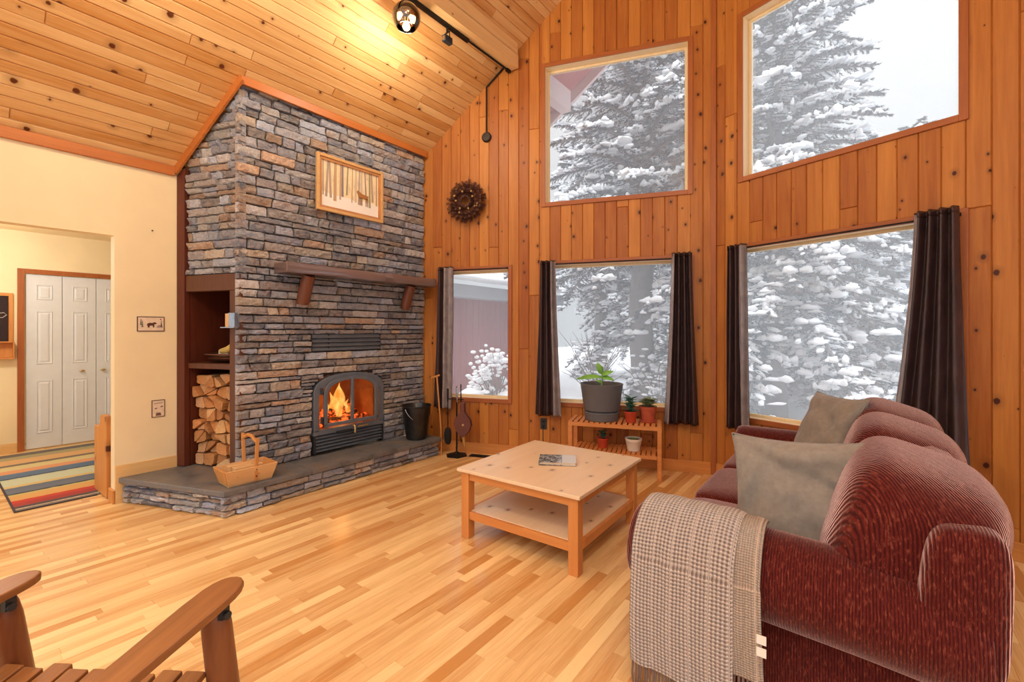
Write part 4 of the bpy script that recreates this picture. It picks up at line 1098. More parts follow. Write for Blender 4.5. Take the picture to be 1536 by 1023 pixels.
def pillow(label, c, w, h, t, nrm, roll, seed):
    o = thing('throw_pillow', label, 'pillow', c)
    n_ = Vector(nrm).normalized(); up = Vector((0,0,1)); x_ = up.cross(n_).normalized(); z_ = n_.cross(x_)
    Mx = Matrix(((x_.x,n_.x,z_.x,0),(x_.y,n_.y,z_.y,0),(x_.z,n_.z,z_.z,0),(0,0,0,1))) @ Matrix.Rotation(roll, 4, 'Y')
    N_ = 36; mb = MB()
    def fn(side):
        def f(u, v):
            a = u*2-1; b = v*2-1
            k_ = (max(0,(1-a*a))*max(0,(1-b*b)))**.42
            px = a*w/2*(1-.10*(1-b*b)**1. *abs(a)**3); pz = b*h/2*(1-.10*(1-a*a)*abs(b)**3)
            wr = mnoise.noise(Vector((a*2.2+seed, b*2.2, side))) *.03*k_ + .010*mnoise.noise(Vector((a*6, b*3+seed, side*2)))*k_
            cr = -.02*math.exp(-((a*.6+b-.35)**2)*40)*k_ - .016*math.exp(-((a*1.0-b*.4+.55)**2)*60)*k_ - .014*math.exp(-((a*.9+b*.8-.75+.3*math.sin(3*b))**2)*70)*k_ + .006*math.sin(22*a+6*b+seed)*max(0, b-.2)*k_
            return Mx @ Vector((px, side*(t/2*k_ + wr + cr) + .02*mnoise.noise(Vector((a*1.5, b*1.5, seed+5))), pz))
        return f
    mb.grid(fn(1), N_, N_); mb.grid(fn(-1), N_, N_)
    me = mb.build('cover', M['linen'], o, smooth=180)
    bm = bmesh.new(); bm.from_mesh(me.data); bmesh.ops.remove_doubles(bm, verts=bm.verts, dist=.0008); bmesh.ops.recalc_face_normals(bm, faces=bm.faces); bm.to_mesh(me.data); bm.free()
    pts = []
    for k_ in range(N_*4):
        s_ = k_/N_
        if s_ < 1: uv = (s_, 0)
        elif s_ < 2: uv = (1, s_-1)
        elif s_ < 3: uv = (3-s_, 1)
        else: uv = (0, 4-s_)
        pts.append(fn(1)(*uv))
    mb = MB(); mb.tube(pts, .0035, 6, closed=True); mb.build('piping', M['linen'], o, smooth=180)
    return o
pillow('grey linen pillow leaning on the near sofa arm', (-.20, 2.235, .685), .54, .47, .17, (-.16,-1,.22), rad(-5), 1.3)
pillow('grey linen pillow at the far end of the sofa', (-.17, 3.50, .735), .50, .50, .17, (-.78,-.50,.42), rad(-3), 4.1)

# throw blanket over the near arm
bk_ = thing('throw_blanket', 'beige waffle knit throw with fringe draped over the near sofa arm', 'blanket', (-.5, 1.7, 0))
def arm_path(r, zend, back):
    pts = []; yc, zc = 1.885, .49
    pts += [(yc + .16*1.04 - .01, zc-.02 + .0)] if False else []
    for i in range(15):
        a = rad(back - (back-0)*0 + (180-back)*0) if False else rad(back + (182-back)*i/14)
        pts.append((yc + r*1.04*math.cos(a), zc + r*math.sin(a)))
    y0, z0 = pts[-1]
    for i in range(1, 13): pts.append((y0 - .012*math.sin(i/12*PI), z0 + (zend-z0)*i/12))
    return pts
def sheet(name, x0, x1, r, zend, back, mat, wob, th, taper=0):
    P = arm_path(r, zend, back)
    L = [0]
    for a, b in zip(P[:-1], P[1:]): L.append(L[-1] + math.hypot(b[0]-a[0], b[1]-a[1]))
    mb = MB(); nu = 60; nv = 110; vs = []; fs = []; cols = []
    for j in range(nv+1):
        d = L[-1]*j/nv
        k_ = max(i for i in range(len(L)-1) if L[i] <= d + 1e-9); t_ = (d-L[k_])/(L[k_+1]-L[k_])
        y = P[k_][0] + (P[k_+1][0]-P[k_][0])*t_; z = P[k_][1] + (P[k_+1][1]-P[k_][1])*t_
        for i in range(nu+1):
            u = i/nu; x = x0 + (x1-x0)*u + taper*(j/nv)*(u)
            f = max(0, (d-.35))/L[-1]
            dy = wob*math.sin(u*7+1)*f + .006*mnoise.noise(Vector((u*6, d*5, x0)))
            ed = .010*(1-abs(2*u-1)**8)
            vs.append((x+.5, y-1.7-abs(dy)-ed*(1 if z < .5 else .3), z + ed*(1 if z >= .5 else 0) + .004*math.sin(x*60)*.3)); cols.append((u*abs(x1-x0), d, 0))
    for j in range(nv):
        for i in range(nu): fs.append((j*(nu+1)+i, j*(nu+1)+i+1, (j+1)*(nu+1)+i+1, (j+1)*(nu+1)+i))
    mb.v = [Vector(v) for v in vs]; mb.f = fs; mb.c = cols; mb.hascol = True
    o = mb.build(name, mat, bk_, smooth=180, solid=th)
    fr = MB(); n = int((x1-x0)/.011)
    for i in range(n):
        x = x0 + (x1-x0)*(i+.5)/n + taper + .5 - taper*(1-(i+.5)/n); y, z = P[-1][0]-1.7-.008, zend
        fr.tube([(x,y,z+.01),(x+R.uniform(-.004,.004),y-.004,z-.05),(x+R.uniform(-.01,.01),y,z-.10)], [.0045,.004,.003], 5)
    fr.build('fringe', M['fringe'], bk_)
    return o
sheet('under_fold', -.44, -.275, .170, .20, 60, M['knit2'], .010, .010, .02)
sheet('knit_panel', -.705, -.345, .180, .095, 62, M['knit'], .012, .014, 0)
for z in (.335,.375):
    mb = MB(); mb.box(.234-.0,.262,-.052,-.048,z-.014,z+.014); mb.build('label_tag', M['tagwhite'], bk_)

# ------------------------------------------------------------------ wreath, conduit, outlet
wr = thing('pinecone_wreath', 'brown pinecone wreath hanging on the pine wall by the chimney', 'wreath', tuple(F1(-2.545,-.012,2.81)), A1)
rw = random.Random(2)
mb = MB(); mb.tube([(.13*math.cos(2*PI*i/36),-.03,.13*math.sin(2*PI*i/36)) for i in range(36)], .03, 8, closed=True); mb.build('ring', M['redwood'], wr, smooth=60)
def cone(mb, c, d, L, r, rng):
    d = Vector(d).normalized(); Mq = Matrix.Translation(c) @ d.to_track_quat('Z','Y').to_matrix().to_4x4()
    for j in range(5):
        z = L*(j/5); rr_ = r*math.sin(PI*(.25+.7*j/5))
        for k_ in range(7):
            a = 2*PI*k_/7 + j*.45; ca, sa = math.cos(a), math.sin(a)
            mb.add([(ca*rr_*.2-sa*r*.22, sa*rr_*.2+ca*r*.22, z),(ca*rr_*.2+sa*r*.22, sa*rr_*.2-ca*r*.22, z),(ca*rr_, sa*rr_, z+L*.22),(ca*rr_*.75, sa*rr_*.75, z+L*.1)],[(0,1,2),(0,3,1),(0,2,3),(1,3,2)], None, Mq)
cone_m = plain('pine_cone', srgb(92,54,42), .6, var=.4, vscale=50)
for ring_, (rr0, n_, out) in enumerate([(.175,24,1.),(.15,22,.6),(.125,20,.15),(.09,16,-.4)]):
    for i in range(n_):
        a = 2*PI*i/n_ + ring_*.2 + rw.uniform(-.06,.06)
        mb = MB(); cone(mb, (rr0*math.cos(a), -.045-.02*(ring_==1), rr0*math.sin(a)), (math.cos(a)*out, -.8 if ring_ else -.45, math.sin(a)*out), .065*rw.uniform(.8,1.2), .033*rw.uniform(.85,1.15), rw); mb.build('pine_cone', cone_m, wr)
for i in range(14):
    a = rw.uniform(0,6.28); rr_ = rw.uniform(.09,.17)
    mb = MB(); mb.sell((rr_*math.cos(a),-.095,rr_*math.sin(a)),(.012,.01,.012),1,1,10,6); mb.build('nut', M['tan'], wr, smooth=60)
mb = MB(); mb.tube([(0,-.01,.17),(.0,-.006,.30)], .002, 6); mb.build('hanging_wire', M['leather'], wr)

jb = thing('ceiling_junction', 'round black wall box with conduit rising to the ceiling', 'junction box', tuple(F1(-2.325,-.003,3.52)), A1)
mb = MB(); mb.lathe([(.055,0),(.055,.018),(.045,.028),(0,.03)], 24, Matrix.Rotation(PI/2, 4, 'X')); mb.build('box', plain('rusty_black', srgb(44,32,28), .5, .4), jb, smooth=35)
mb = MB(); zc = CZ(F1(-2.325,0,0).x) - 3.52
mb.tube([(0,-.014,.05),(0,-.014,zc-.03),(.02,-.014,zc-.012)], .009, 8)
mb.tube([(.02,-.014,zc-.012),(.36,-.014,zc-.012+.34*.95*math.cos(A1)-.005)], .009, 8); mb.build('conduit', M['black'], jb, smooth=60)

ob = thing('wall_outlet', 'dark wall outlet low on the pine wall beside the plant bench', 'outlet', tuple(F1(-1.675,-.001,.375)), A1)
mb = MB(); mb.box(-.036,.036,-.007,0,-.058,.058); mb.build('plate', M['irondark'], ob, bevel=.003)
for z in (-.024,.024):
    mb = MB(); mb.box(-.016,.016,-.01,-.007,z-.014,z+.014); mb.build('receptacle', M['black'], ob, bevel=.002)
mb = MB(); mb.tube([(0,-.01,-.03),(.0,-.03,-.06),(.0,-.02,-.2),(.02,-.03,-.36)], .004, 6); mb.build('cord', M['black'], ob, smooth=60)

# plates and nail on the cream wall
def plate_mat():
    return plain('plate_cream', srgb(228,206,182), .45, var=.08, vscale=30)
PM = plate_mat()
def bear(mb, y, z, s, x, col):
    body = [(-.5,0),(-.48,.28),(-.2,.42),(.15,.38),(.4,.5),(.55,.48),(.72,.3),(.6,.22),(.42,.2),(.4,-.02),(.38,-.3),(.22,-.3),(.2,-.02),(-.15,-.02),(-.2,-.3),(-.4,-.3),(-.42,-.05)]
    mb.add([(x, y + a*s, z + b*s) for a, b in body], [tuple(range(len(body)))], col)
sw = thing('switch_plate', 'wide wall plate painted with a brown bear on the cream wall', 'switch plate', (XL+.001, 1.188, 1.425))
mb = MB(); mb.box(0,.006,-.093,.093,-.062,.062); mb.build('plate_border', plain('plate_edge', srgb(86,52,36), .5), sw, bevel=.002)
mb = MB(); mb.box(.004,.0075,-.086,.086,-.055,.055); mb.build('plate_face', PM, sw)
mb = MB(); bear(mb, 0, -.012, .055, .0082, srgb(84,44,30)[:3])
for y_, z_ in ((-.068,.012),(-.058,-.005),(.07,-.002)):
    for k_ in range(3): mb.add([(.0081,y_-.008+.002*k_,z_-.02+.018*k_),(.0081,y_+.008-.002*k_,z_-.02+.018*k_),(.0081,y_,z_+.004+.016*k_)], [(0,1,2)], srgb(110,104,80)[:3])
mb.add([(.0081,.035,-.03),(.0081,.08,-.03),(.0081,.075,-.012),(.0081,.05,-.006)], [(0,1,2,3)], srgb(170,140,140)[:3])
mb.add([(.0081,.06,.035),(.0081,.07,.035),(.0081,.07,.045),(.0081,.06,.045)], [(0,1,2,3)], srgb(200,70,50)[:3])
tp = NT('painted_scene'); PS = tp.done(tp.pbsdf(tp.attr(), .6)); mb.build('painted_bear', PS, sw)
sp2 = thing('outlet_plate', 'small painted outlet plate low on the cream wall', 'outlet', (XL+.001, 1.238, .715))
mb = MB(); mb.box(0,.006,-.046,.046,-.072,.072); mb.build('plate_border', plain('plate_edge2', srgb(86,52,36), .5), sp2, bevel=.002)
mb = MB(); mb.box(.004,.0075,-.04,.04,-.066,.066); mb.build('plate_face', PM, sp2)
mb = MB(); bear(mb, -.018, .0, .016, .0082, srgb(84,44,30)[:3]); bear(mb, .022, .012, .016, .0082, srgb(84,44,30)[:3])
mb.add([(.0081,-.02,-.06),(.0081,.02,-.06),(.0081,.015,-.035),(.0081,-.015,-.035)], [(0,1,2,3)], srgb(120,84,70)[:3])
mb.add([(.0081,-.03,.04),(.0081,.03,.046),(.0081,.03,.05),(.0081,-.03,.045)], [(0,1,2,3)], srgb(130,110,84)[:3]); mb.build('painted_scene', PS, sp2)
mb = MB(); mb.lathe([(.003,0),(.003,.012),(.006,.013),(.005,.016),(0,.017)], 10, Matrix.Rotation(PI/2, 4, 'Y'))
tag(mb.build('nail', M['irondark'], loc=(XL, 1.196, 2.205)), 'lone nail high on the cream wall', 'nail')

# ------------------------------------------------------------------ hall: doors, board, rug, bench
dm = MB()
dm.box(-7.552,-7.53,.69,.748,0,2.075); dm.box(-7.552,-7.53,.748,2.0,2.022,2.075); dm.box(-7.552,-7.53,1.97,2.03,0,2.022)
struct(dm.build('trim_6', M['casing_v'], bevel=.003), 'brown wood trim around the white bifold doors', 'trim')
dd = empty_struct('door_1', (-7.56,.755,.012), 0, 'white panelled bifold closet doors in the hall', 'door')
for i in range(4):
    y0 = .303*i; mb = MB(); mb.box(-.03,0,y0+.003,y0+.300,0,2.005)
    lf = mb.build('leaf', M['white'], dd, bevel=.003)
    for (za, zb) in ((.17,.78),(.97,1.585),(1.715,1.89)):
        mb = MB(); a, b = y0+.085, y0+.220
        for (ins_, x) in ((0,.0005),): pass
        r1 = [(0.0004,a,za),(0.0004,b,za),(0.0004,b,zb),(0.0004,a,zb)]
        def rg_(i_, x): return [(x,a+i_,za+i_),(x,b-i_,za+i_),(x,b-i_,zb-i_),(x,a+i_,zb-i_)]
        rings = [rg_(0,.0006), rg_(.006,.009), rg_(.014,.002), rg_(.024,.002), rg_(.036,.008)]
        vs = [p for r_ in rings for p in r_]; fs = []
        for j in range(len(rings)-1):
            for k_ in range(4): fs.append((j*4+k_, j*4+(k_+1)%4, (j+1)*4+(k_+1)%4, (j+1)*4+k_))
        fs.append(tuple((len(rings)-1)*4+k_ for k_ in range(4)))
        mb.add(vs, fs); mb.build('raised_panel', M['white'], lf)
    if i in (1,2):
        mb = MB(); mb.sell((.02, y0+(.17 if i == 1 else .06), .87),(.012,.028,.012),1,1,12,8); mb.build('door_knob', M['brass'], lf, smooth=60)
cb = thing('chalkboard', 'small wood framed chalkboard with a ledge beside the bifold doors', 'chalkboard', (-7.549, .42, 1.5))
mb = MB(); 
mb.box(0,.02,.205,.24,-.25,.29); mb.box(0,.02,-.24,-.205,-.25,.29); mb.box(0,.02,-.205,.205,.255,.29); mb.build('frame', M['hallwood'], cb, bevel=.003)
mb = MB(); mb.box(.0,.008,-.205,.205,-.25,.255); sb_ = mb.build('slate_board', plain('chalk_board', srgb(44,26,28), .8), cb)
mb = MB(); mb.box(0,.09,-.245,.245,-.262,-.25); mb.box(0,.012,-.245,.245,-.43,-.262); mb.box(0,.09,-.245,.245,-.445,-.43); mb.box(.0,.09,.233,.245,-.43,-.262); mb.box(.0,.09,-.245,-.233,-.43,-.262); mb.build('ledge_box', M['hallwood'], cb, bevel=.003)
chalk = emis('x', (1,1,1,1), 0) if False else plain('chalk', srgb(216,208,204), .9)
def stroke(pts, w=.006):
    mb = MB(); mb.tube([(.0095, y, z) for y, z in pts], w/2, 5); return mb
for pts in ([(.02,.12),(.10,.125),(.13,.10),(.11,.08),(.04,.09),(.0,.07)], [(.03,.03),(.10,.055),(.17,.07),(.19,.045),(.16,.015),(.09,.012),(.0,.03)], [(.03,-.05),(.045,.0),(.06,-.05),(.05,-.09)], [(.085,-.01),(.088,-.05),(.09,-.1)], [(.125,-.03),(.095,-.055),(.13,-.1)], [(-.15,.1),(-.1,.02),(-.12,-.08),(-.04,-.1),(-.02,-.04),(-.08,-.02)]):
    stroke(pts).build('chalk_stroke', chalk, sb_)

rgm = NT('striped_rug'); o_ = rgm.obj(); sx_ = rgm.n('ShaderNodeSeparateXYZ'); rgm.put(sx_.inputs[0], o_)
cols_ = [(.0,(120,112,100)),(.022,(206,190,160)),(.03,(84,74,76)),(.055,(160,60,56)),(.10,(190,64,52)),(.135,(210,160,96)),(.2,(196,176,110)),(.225,(58,64,72)),(.24,(104,112,128)),(.30,(98,108,126)),(.33,(206,178,120)),(.36,(190,196,170)),(.46,(184,190,168)),(.48,(58,66,76)),(.495,(90,112,140)),(.56,(100,118,140)),(.575,(212,150,110)),(.64,(206,190,140)),(.72,(120,108,96)),(.76,(214,170,120)),(.86,(170,160,120)),(.93,(110,104,100))]
fac = rgm.math('ADD', rgm.math('MULTIPLY', sx_.outputs[0], -1/2.35), rgm.math('MULTIPLY', rgm.math('SUBTRACT', rgm.noise(rgm.vmul(o_, (3,1,1)), 20, 3), .5), .012))
cr_ = rgm.ramp(fac, [(p, srgb(*c)) for p, c in cols_], 'CONSTANT')
rugm = rgm.done(rgm.pbsdf(cr_, .95, 0, rgm.bump(rgm.noise(o_, 160, 2), .5, .004)))
rug = thing('striped_rug', 'multicoloured striped rug on the hall floor', 'rug', (-5.04, .445, .001))
mb = MB(); mb.box(-2.35,-.012,.012,1.9,0,.008); mb.build('pile', rugm, rug)
mb = MB(); mb.box(-2.35,0,.0,.012,0,.009); mb.box(-.012,0,.012,.47,0,.009); mb.build('binding', M['rugedge'], rug)

hb = thing('hall_bench', 'honey pine bench end standing on the rug edge behind the cream wall', 'bench', (-4.86, .965, .0105))
ep = [(-.40,0),(-.0,0),(0,.66),(-.16,.66),(-.18,.655),(-.20,.63),(-.21,.60),(-.23,.57),(-.26,.555),(-.30,.55),(-.40,.545)]
mb = MB(); mb.prism(ep, -.03, .012, lambda u, v, w: (u, w, v)); mb.build('end_panel', M['hallwood'], hb, bevel=.003)
mb = MB(); mb.prism(ep, 1.2, 1.24, lambda u, v, w: (u, w, v)); mb.build('end_panel', M['hallwood'], hb, bevel=.003)
mb = MB(); mb.box(-.33,-.03,.013,1.199,.40,.43); mb.build('seat', M['hallwood'], hb)
mb = MB(); mb.box(-.025,-.005,.013,1.199,.05,.62); mb.build('back_panel', M['hallwood'], hb)

# ------------------------------------------------------------------ log armchair in the near left corner
cd = Vector((-.56,.83,0)); cr = Vector((.83,.56,0)); c0 = Vector((-1.80,.375,0))   # front centre between arm tips
ch = thing('log_armchair', 'rustic log armchair with flat paddle arms and slatted seat', 'armchair', c0, math.atan2(cr.y, cr.x))
for s_ in (-1,1):
    x = s_*.335
    mb = MB(); pts = []
    top = [(.040,-.66),(.047,-.3),(.055,-.1),(.053,-.02),(.047,.015),(.036,.04),(.02,.055),(.0,.06)]
    poly = [(a_, b_) for a_, b_ in top] + [(-a_, b_) for a_, b_ in top[-2::-1]]
    mb.prism(poly, .575, .60, lambda u, v, w: (x+u, v, w - .01*max(0,-v)))
    mb.build('arm', M['chairwood'], ch, bevel=.006)
    mb = MB(); mb.tube([(x*1.0,.04,0),(x*1.0,-.0,.3),(x*1.0,-.03,.50),(x,-.035,.545),(x,-.035,.574)], [.041,.042,.040,.034,.022], 14); mb.build('front_post', M['chairlog'], ch, smooth=60)
    mb = MB(); mb.tube([(x*.93,-.62,0),(x*.93,-.63,.5),(x*.93,-.70,.53)][:2], .035, 12); mb.build('rear_post', M['chairlog'], ch, smooth=60)
    mb = MB(); mb.bar((x*.8,-.08,.305),(x*.8,-.66,.225), .035, .08); mb.build('seat_rail', M['chairlog'], ch, bevel=.004)
    mb = MB(); mb.tube([(x+.03,-.045,.545),(x+.05,-.05,.545)],.012,8); mb.box(x+.025,x+.04,-.06,-.03,.535,.574); mb.build('arm_bracket', M['irondark'], ch)
mb = MB(); mb.tube([(-.31,-.06,.31),(.31,-.06,.31)], .03, 12); mb.build('front_rail', M['chairlog'], ch, smooth=60)
for i in range(9):
    x = -.28 + .07*i; ye = -.045 - .012*math.sin(i*2.3)
    mb = MB(); mb.bar((x,ye,.365),(x,-.64,.285), .060, .02); mb.build('seat_slat', M['chairwood'], ch, bevel=.004)
for i in range(7):
    x = -.24 + .08*i
    mb = MB(); mb.bar((x,-.62,.33),(x*1.1,-.95,.95 - .4*abs(x)**1.5), .07, .018, up=(0,1,0)); mb.build('back_slat', M['chairwood'], ch, bevel=.004)
mb = MB(); mb.tube([(-.30,-.80,.66),(.30,-.80,.66)], .025, 10); mb.build('back_rail', M['chairlog'], ch, smooth=60)

# ------------------------------------------------------------------ track lights
tk = thing('track_rail', 'black lighting track and conduit along the pine beam', 'track light', (-2.99, 3.2, 4.2))
mb = MB(); mb.box(-.055,-.02,-3.2,.06,-.03,-.001); mb.build('rail', M['black'], tk, bevel=.002)
mb = MB(); mb.tube([(-.037,.06,-.012),(-.037,.70,-.012)], .010, 8); mb.box(-.052,-.022,.66,.72,-.03,-.002); mb.build('conduit', M['black'], tk, smooth=40)
s1 = thing('spotlight', 'small square black track spotlight below the beam', 'spotlight', (-3.028, 2.98, 4.169))
mb = MB(); mb.tube([(0,0,0),(0,0,-.04)], .012, 10); mb.box(-.03,.03,-.004,.004,-.052,-.04); mb.box(-.03,-.026,-.004,.004,-.12,-.05); mb.box(.026,.03,-.004,.004,-.12,-.05); mb.build('yoke', M['black'], s1)
mb = MB(); mb.box(-.025,.025,-.05,.045,-.145,-.085,None,Matrix.Rotation(rad(0),4,'X')); s1h = mb.build('lamp_head', plain('spot_head', srgb(58,66,78), .35, .6), s1, bevel=.006)
mb = MB(); mb.lathe([(.02,0),(0,.004)], 16, Matrix.Translation((0,-.05,-.115)) @ Matrix.Rotation(PI/2, 4, 'X')); mb.build('lens', M['chrome'], s1h)
s2 = thing('globe_light', 'smoked glass globe lamp with glowing bulbs under the track', 'lamp', (-3.028, 2.50, 4.169))
mb = MB(); mb.tube([(0,0,0),(0,0,-.05)], .012, 10); mb.lathe([(.045,-.07),(.05,-.045),(.012,-.04)], 20); mb.build('stem', M['black'], s2, smooth=40)
mb = MB(); pr = []
for i in range(19):
    a = rad(25 + 115*i/18); pr.append((.118*math.sin(a), -.165 + .118*math.cos(a)))
mb.lathe(pr, 32); 
me = mb.build('globe_shade', M['smoke'], s2, smooth=180)
bm = bmesh.new(); bm.from_mesh(me.data); bmesh.ops.delete(bm, geom=[f_ for f_ in bm.faces if len(f_.verts) > 4], context='FACES'); bm.to_mesh(me.data); bm.free()
me.modifiers.new('s','SOLIDIFY').thickness = .003
BULB = emis('bulb_glow', srgb(255,226,170), 14)
for (x, y, z, d) in ((0,.03,-.13,(.3,.8,-.6)),(-.02,-.03,-.14,(-.5,-.6,-.7)),(.0,.0,-.2,(0,0,-1))):
    mb = MB(); Mq = Matrix.Translation((x,y,z)) @ Vector(d).to_track_quat('Z','Y').to_matrix().to_4x4()
    mb.lathe([(.014,-.05),(.014,0),(.018,.005)], 14, Mq); sk_ = mb.build('socket', M['chrome'], s2)
    mb = MB(); mb.lathe([(.012,.004),(.028,.035),(.03,.05),(.02,.07),(0,.078)], 16, Mq); mb.build('bulb', BULB, sk_, smooth=60)

# ------------------------------------------------------------------ outdoors
GN = bpy.data.objects
mb = MB()
def ground(u, v):
    x = -22 + 44*u; y = 3.3 + 36*v**1.4
    z = -.17 + .12*mnoise.noise(Vector((x*.35, y*.35, 0))) + .05*mnoise.noise(Vector((x*1.3, y*1.3, 2)))
    if y < 6: z = min(z, -.14)
    return Vector((x, y, z))
mb.grid(ground, 110, 90)
struct(mb.build('ground', M['snow'], smooth=180), 'deep snow on the ground outside', 'snow')

def numesh(name, V, F, mat, parent, smooth=False):
    me = bpy.data.meshes.new(name)
    V = np.asarray(V, dtype=np.float32); F = np.asarray(F, dtype=np.int32); k_ = F.shape[1]
    me.vertices.add(len(V)); me.vertices.foreach_set('co', V.ravel())
    me.loops.add(F.size); me.loops.foreach_set('vertex_index', F.ravel())
    me.polygons.add(len(F)); me.polygons.foreach_set('loop_start', np.arange(0, F.size, k_, dtype=np.int32))
    if smooth: me.polygons.foreach_set('use_smooth', np.ones(len(F), dtype=bool))
    me.update(calc_edges=True); me.materials.append(mat)
    o = bpy.data.objects.new(name, me); C.objects.link(o); o.parent = parent; return o
# template blob
def blob_template(nu=10, nv=6):
    v = []; f = []
    for j in range(nv+1):
        b = -PI/2 + PI*j/nv
        for i in range(nu): a = 2*PI*i/nu; v.append((math.cos(b)*math.cos(a), math.cos(b)*math.sin(a), math.sin(b)))
    for j in range(nv):
        for i in range(nu): f.append((j*nu+i, j*nu+(i+1)%nu, (j+1)*nu+(i+1)%nu, (j+1)*nu+i))
    return np.array(v), np.array(f)
BV, BF = blob_template()
def make_tree(name, label, loc, H, z0, rmax, taper, seed, nb, tr, snowy=1., rot=0., group=None, dr=1.):
    rng = np.random.default_rng(seed)
    o = thing(name, label, 'tree', loc, rot, group)
    mb = MB(); n = 16
    mb.tube([(.04*math.sin(i*1.7), .04*math.cos(i*1.3), H*i/n - .3) for i in range(n+1)], [max(.015, tr*(1 - i/n)**.8*(1.25 if i == 0 else 1)) for i in range(n+1)], 14)
    mb.build('trunk', M['bark'], o, smooth=60)
    stem = MB(); TW = []; SN = []
    for b in range(nb):
        f = (b + rng.random())/nb
        z = z0 + (H-z0)*f**1.12
        az = b*2.39996 + rng.normal(0, .25)
        L = rmax*(1 - f)**taper*rng.uniform(.72, 1.12) + .12
        droop = (.42*(1-f) + .06)*dr; rise = .10 + .5*f
        d = np.array([math.cos(az), math.sin(az), 0]); sd = np.array([-math.sin(az), math.cos(az), 0])
        P = lambda t: d*L*t + np.array([0, 0, z + L*(rise*t - droop*1.5*t*t)])
        stem.tube([P(t) for t in (0,.25,.5,.75,1)], [.02+.012*L*(1-t) for t in (0,.25,.5,.75,1)], 5)
        step = .085/max(L,.3)
        t = .14
        while t < 1.0:
            for s_ in (-1, 1):
                l = (.10 + .36*L*(1-t)*.8)*rng.uniform(.7, 1.15); l = min(l, .65)
                ang = rng.uniform(.75, 1.15)
                dv = d*math.cos(ang) + sd*s_*math.sin(ang) + np.array([0,0,-.22 - .25*rng.random()])
                dv /= np.linalg.norm(dv); TW.append((P(t), dv, l))
                if rng.random() < .30*snowy: SN.append((P(t) + dv*l*rng.uniform(.3,.7) + np.array([0,0,.02]), dv, l*.20+.025, .026+.03*rng.random(), .018+.022*rng.random()))
            t += step*rng.uniform(.8,1.3)
        TW.append((P(.93), d + np.array([0,0,-.2]), .2))
        if L > .35:
            t = rng.uniform(.15,.4)
            while t < .98:
                if rng.random() < .72*snowy:
                    wd = .10 + .20*L*(1-abs(2*t-1))*.7
                    for q_ in range(rng.integers(3,10)):
                        SN.append((P(t) + sd*rng.normal(0,.55*wd) + d*rng.normal(0,.07) + np.array([0,0,.03]), d + sd*rng.normal(0,.6), .032+.12*rng.random()**3, .028+.10*rng.random()**3, .022+.05*rng.random()))
                t += rng.uniform(.08,.20)/max(L,.5)
    stem.build('bough', M['bark'], o, recalc=False)
    # needles
    V = []; nn = 0
    A = np.array([t[0] for t in TW]); D = np.array([t[1]/np.linalg.norm(t[1]) for t in TW]); LL = np.array([t[2] for t in TW])
    up = np.array([0,0,1.]); S = np.cross(D, up); S /= np.linalg.norm(S, axis=1)[:,None] + 1e-9; U = np.cross(S, D)
    K = 38; m = len(TW)
    tt = rng.random((m,K)); th = rng.random((m,K))*2*PI
    base = A[:,None,:] + D[:,None,:]*(LL[:,None]*tt)[:,:,None]
    rd = S[:,None,:]*np.cos(th)[:,:,None] + U[:,None,:]*np.sin(th)[:,:,None]
    nl = rng.uniform(.035,.07,(m,K))*(1.15-.5*tt)
    tip = base + (D[:,None,:]*.9 + rd*.75)*nl[:,:,None]
    side = np.cross(D[:,None,:], rd); w = .0085
    v = np.stack([base - side*w, base + side*w, tip], axis=2).reshape(-1,3)
    F = np.arange(len(v)).reshape(-1,3)
    # twig axis as thin triangles too
    numesh('needles', v, F, M['needle'], o)
    # snow
    C0 = np.array([s[0] for s in SN]); D0 = np.array([s[1]/np.linalg.norm(s[1]) for s in SN]); R0 = np.array([[s[2], s[3], s[4]] for s in SN])
    S0 = np.cross(D0, up); S0 /= np.linalg.norm(S0, axis=1)[:,None]+1e-9; U0_ = np.cross(S0, D0)
    ph_ = rng.uniform(0,6.28,(len(SN),1,6)); fx_ = BV[None,:,:]
    lump = .20*np.sin(3.1*fx_[:,:,0]+ph_[:,:,0]) + .18*np.sin(4.3*fx_[:,:,1]+ph_[:,:,1]+2*fx_[:,:,0]) + .14*np.sin(6.5*fx_[:,:,2]+ph_[:,:,2]+5*fx_[:,:,1]) + .10*np.sin(9*fx_[:,:,0]+ph_[:,:,3])*np.sin(8*fx_[:,:,1]+ph_[:,:,4])
    q = BV[None]*(1 + lump[:,:,None] + rng.normal(0,.09,(len(SN),len(BV),1)))
    q = np.where(q[:,:,2:3] < 0, q*np.array([1,1,.45]), q)
    q = q*R0[:,None,:]
    vs = C0[:,None,:] + D0[:,None,:]*q[:,:,0:1] + S0[:,None,:]*q[:,:,1:2] + U0_[:,None,:]*q[:,:,2:3]
    fs = BF[None] + (np.arange(len(SN))*len(BV))[:,None,None]
    numesh('snow_load', vs.reshape(-1,3), fs.reshape(-1,4), M['snow'], o, True)
    return o
ta = make_tree('snowy_spruce', 'tall snowy spruce with thick bare trunk outside the square window', (-3.61,9.2,-.1), 12.5, 2.9, 2.9, .75, 1, 185, .27, dr=.6)
tb = make_tree('snowy_spruce', 'tall snow laden spruce outside the wide window, rising into the upper pane', (-1.25,9.4,-.1), 10.5, 1.15, 3.0, .85, 2, 205, .2)
tc = make_tree('snowy_spruce', 'lower bushy snow covered spruce filling the right side of the wide window', (.9,12.2,-.1), 5.6, .8, 2.7, .8, 3, 135, .17, snowy=.8)
dup(tc, (-1.3,14.6,-.1), 1.1, 'distant snowy spruce behind the trunk of the tall one in the wide window', scale=(1.05,1.05,1.0))
dup(ta, (-7.2,14.5,-.1), 2.2, 'distant tall spruce behind the roof of the red wing')
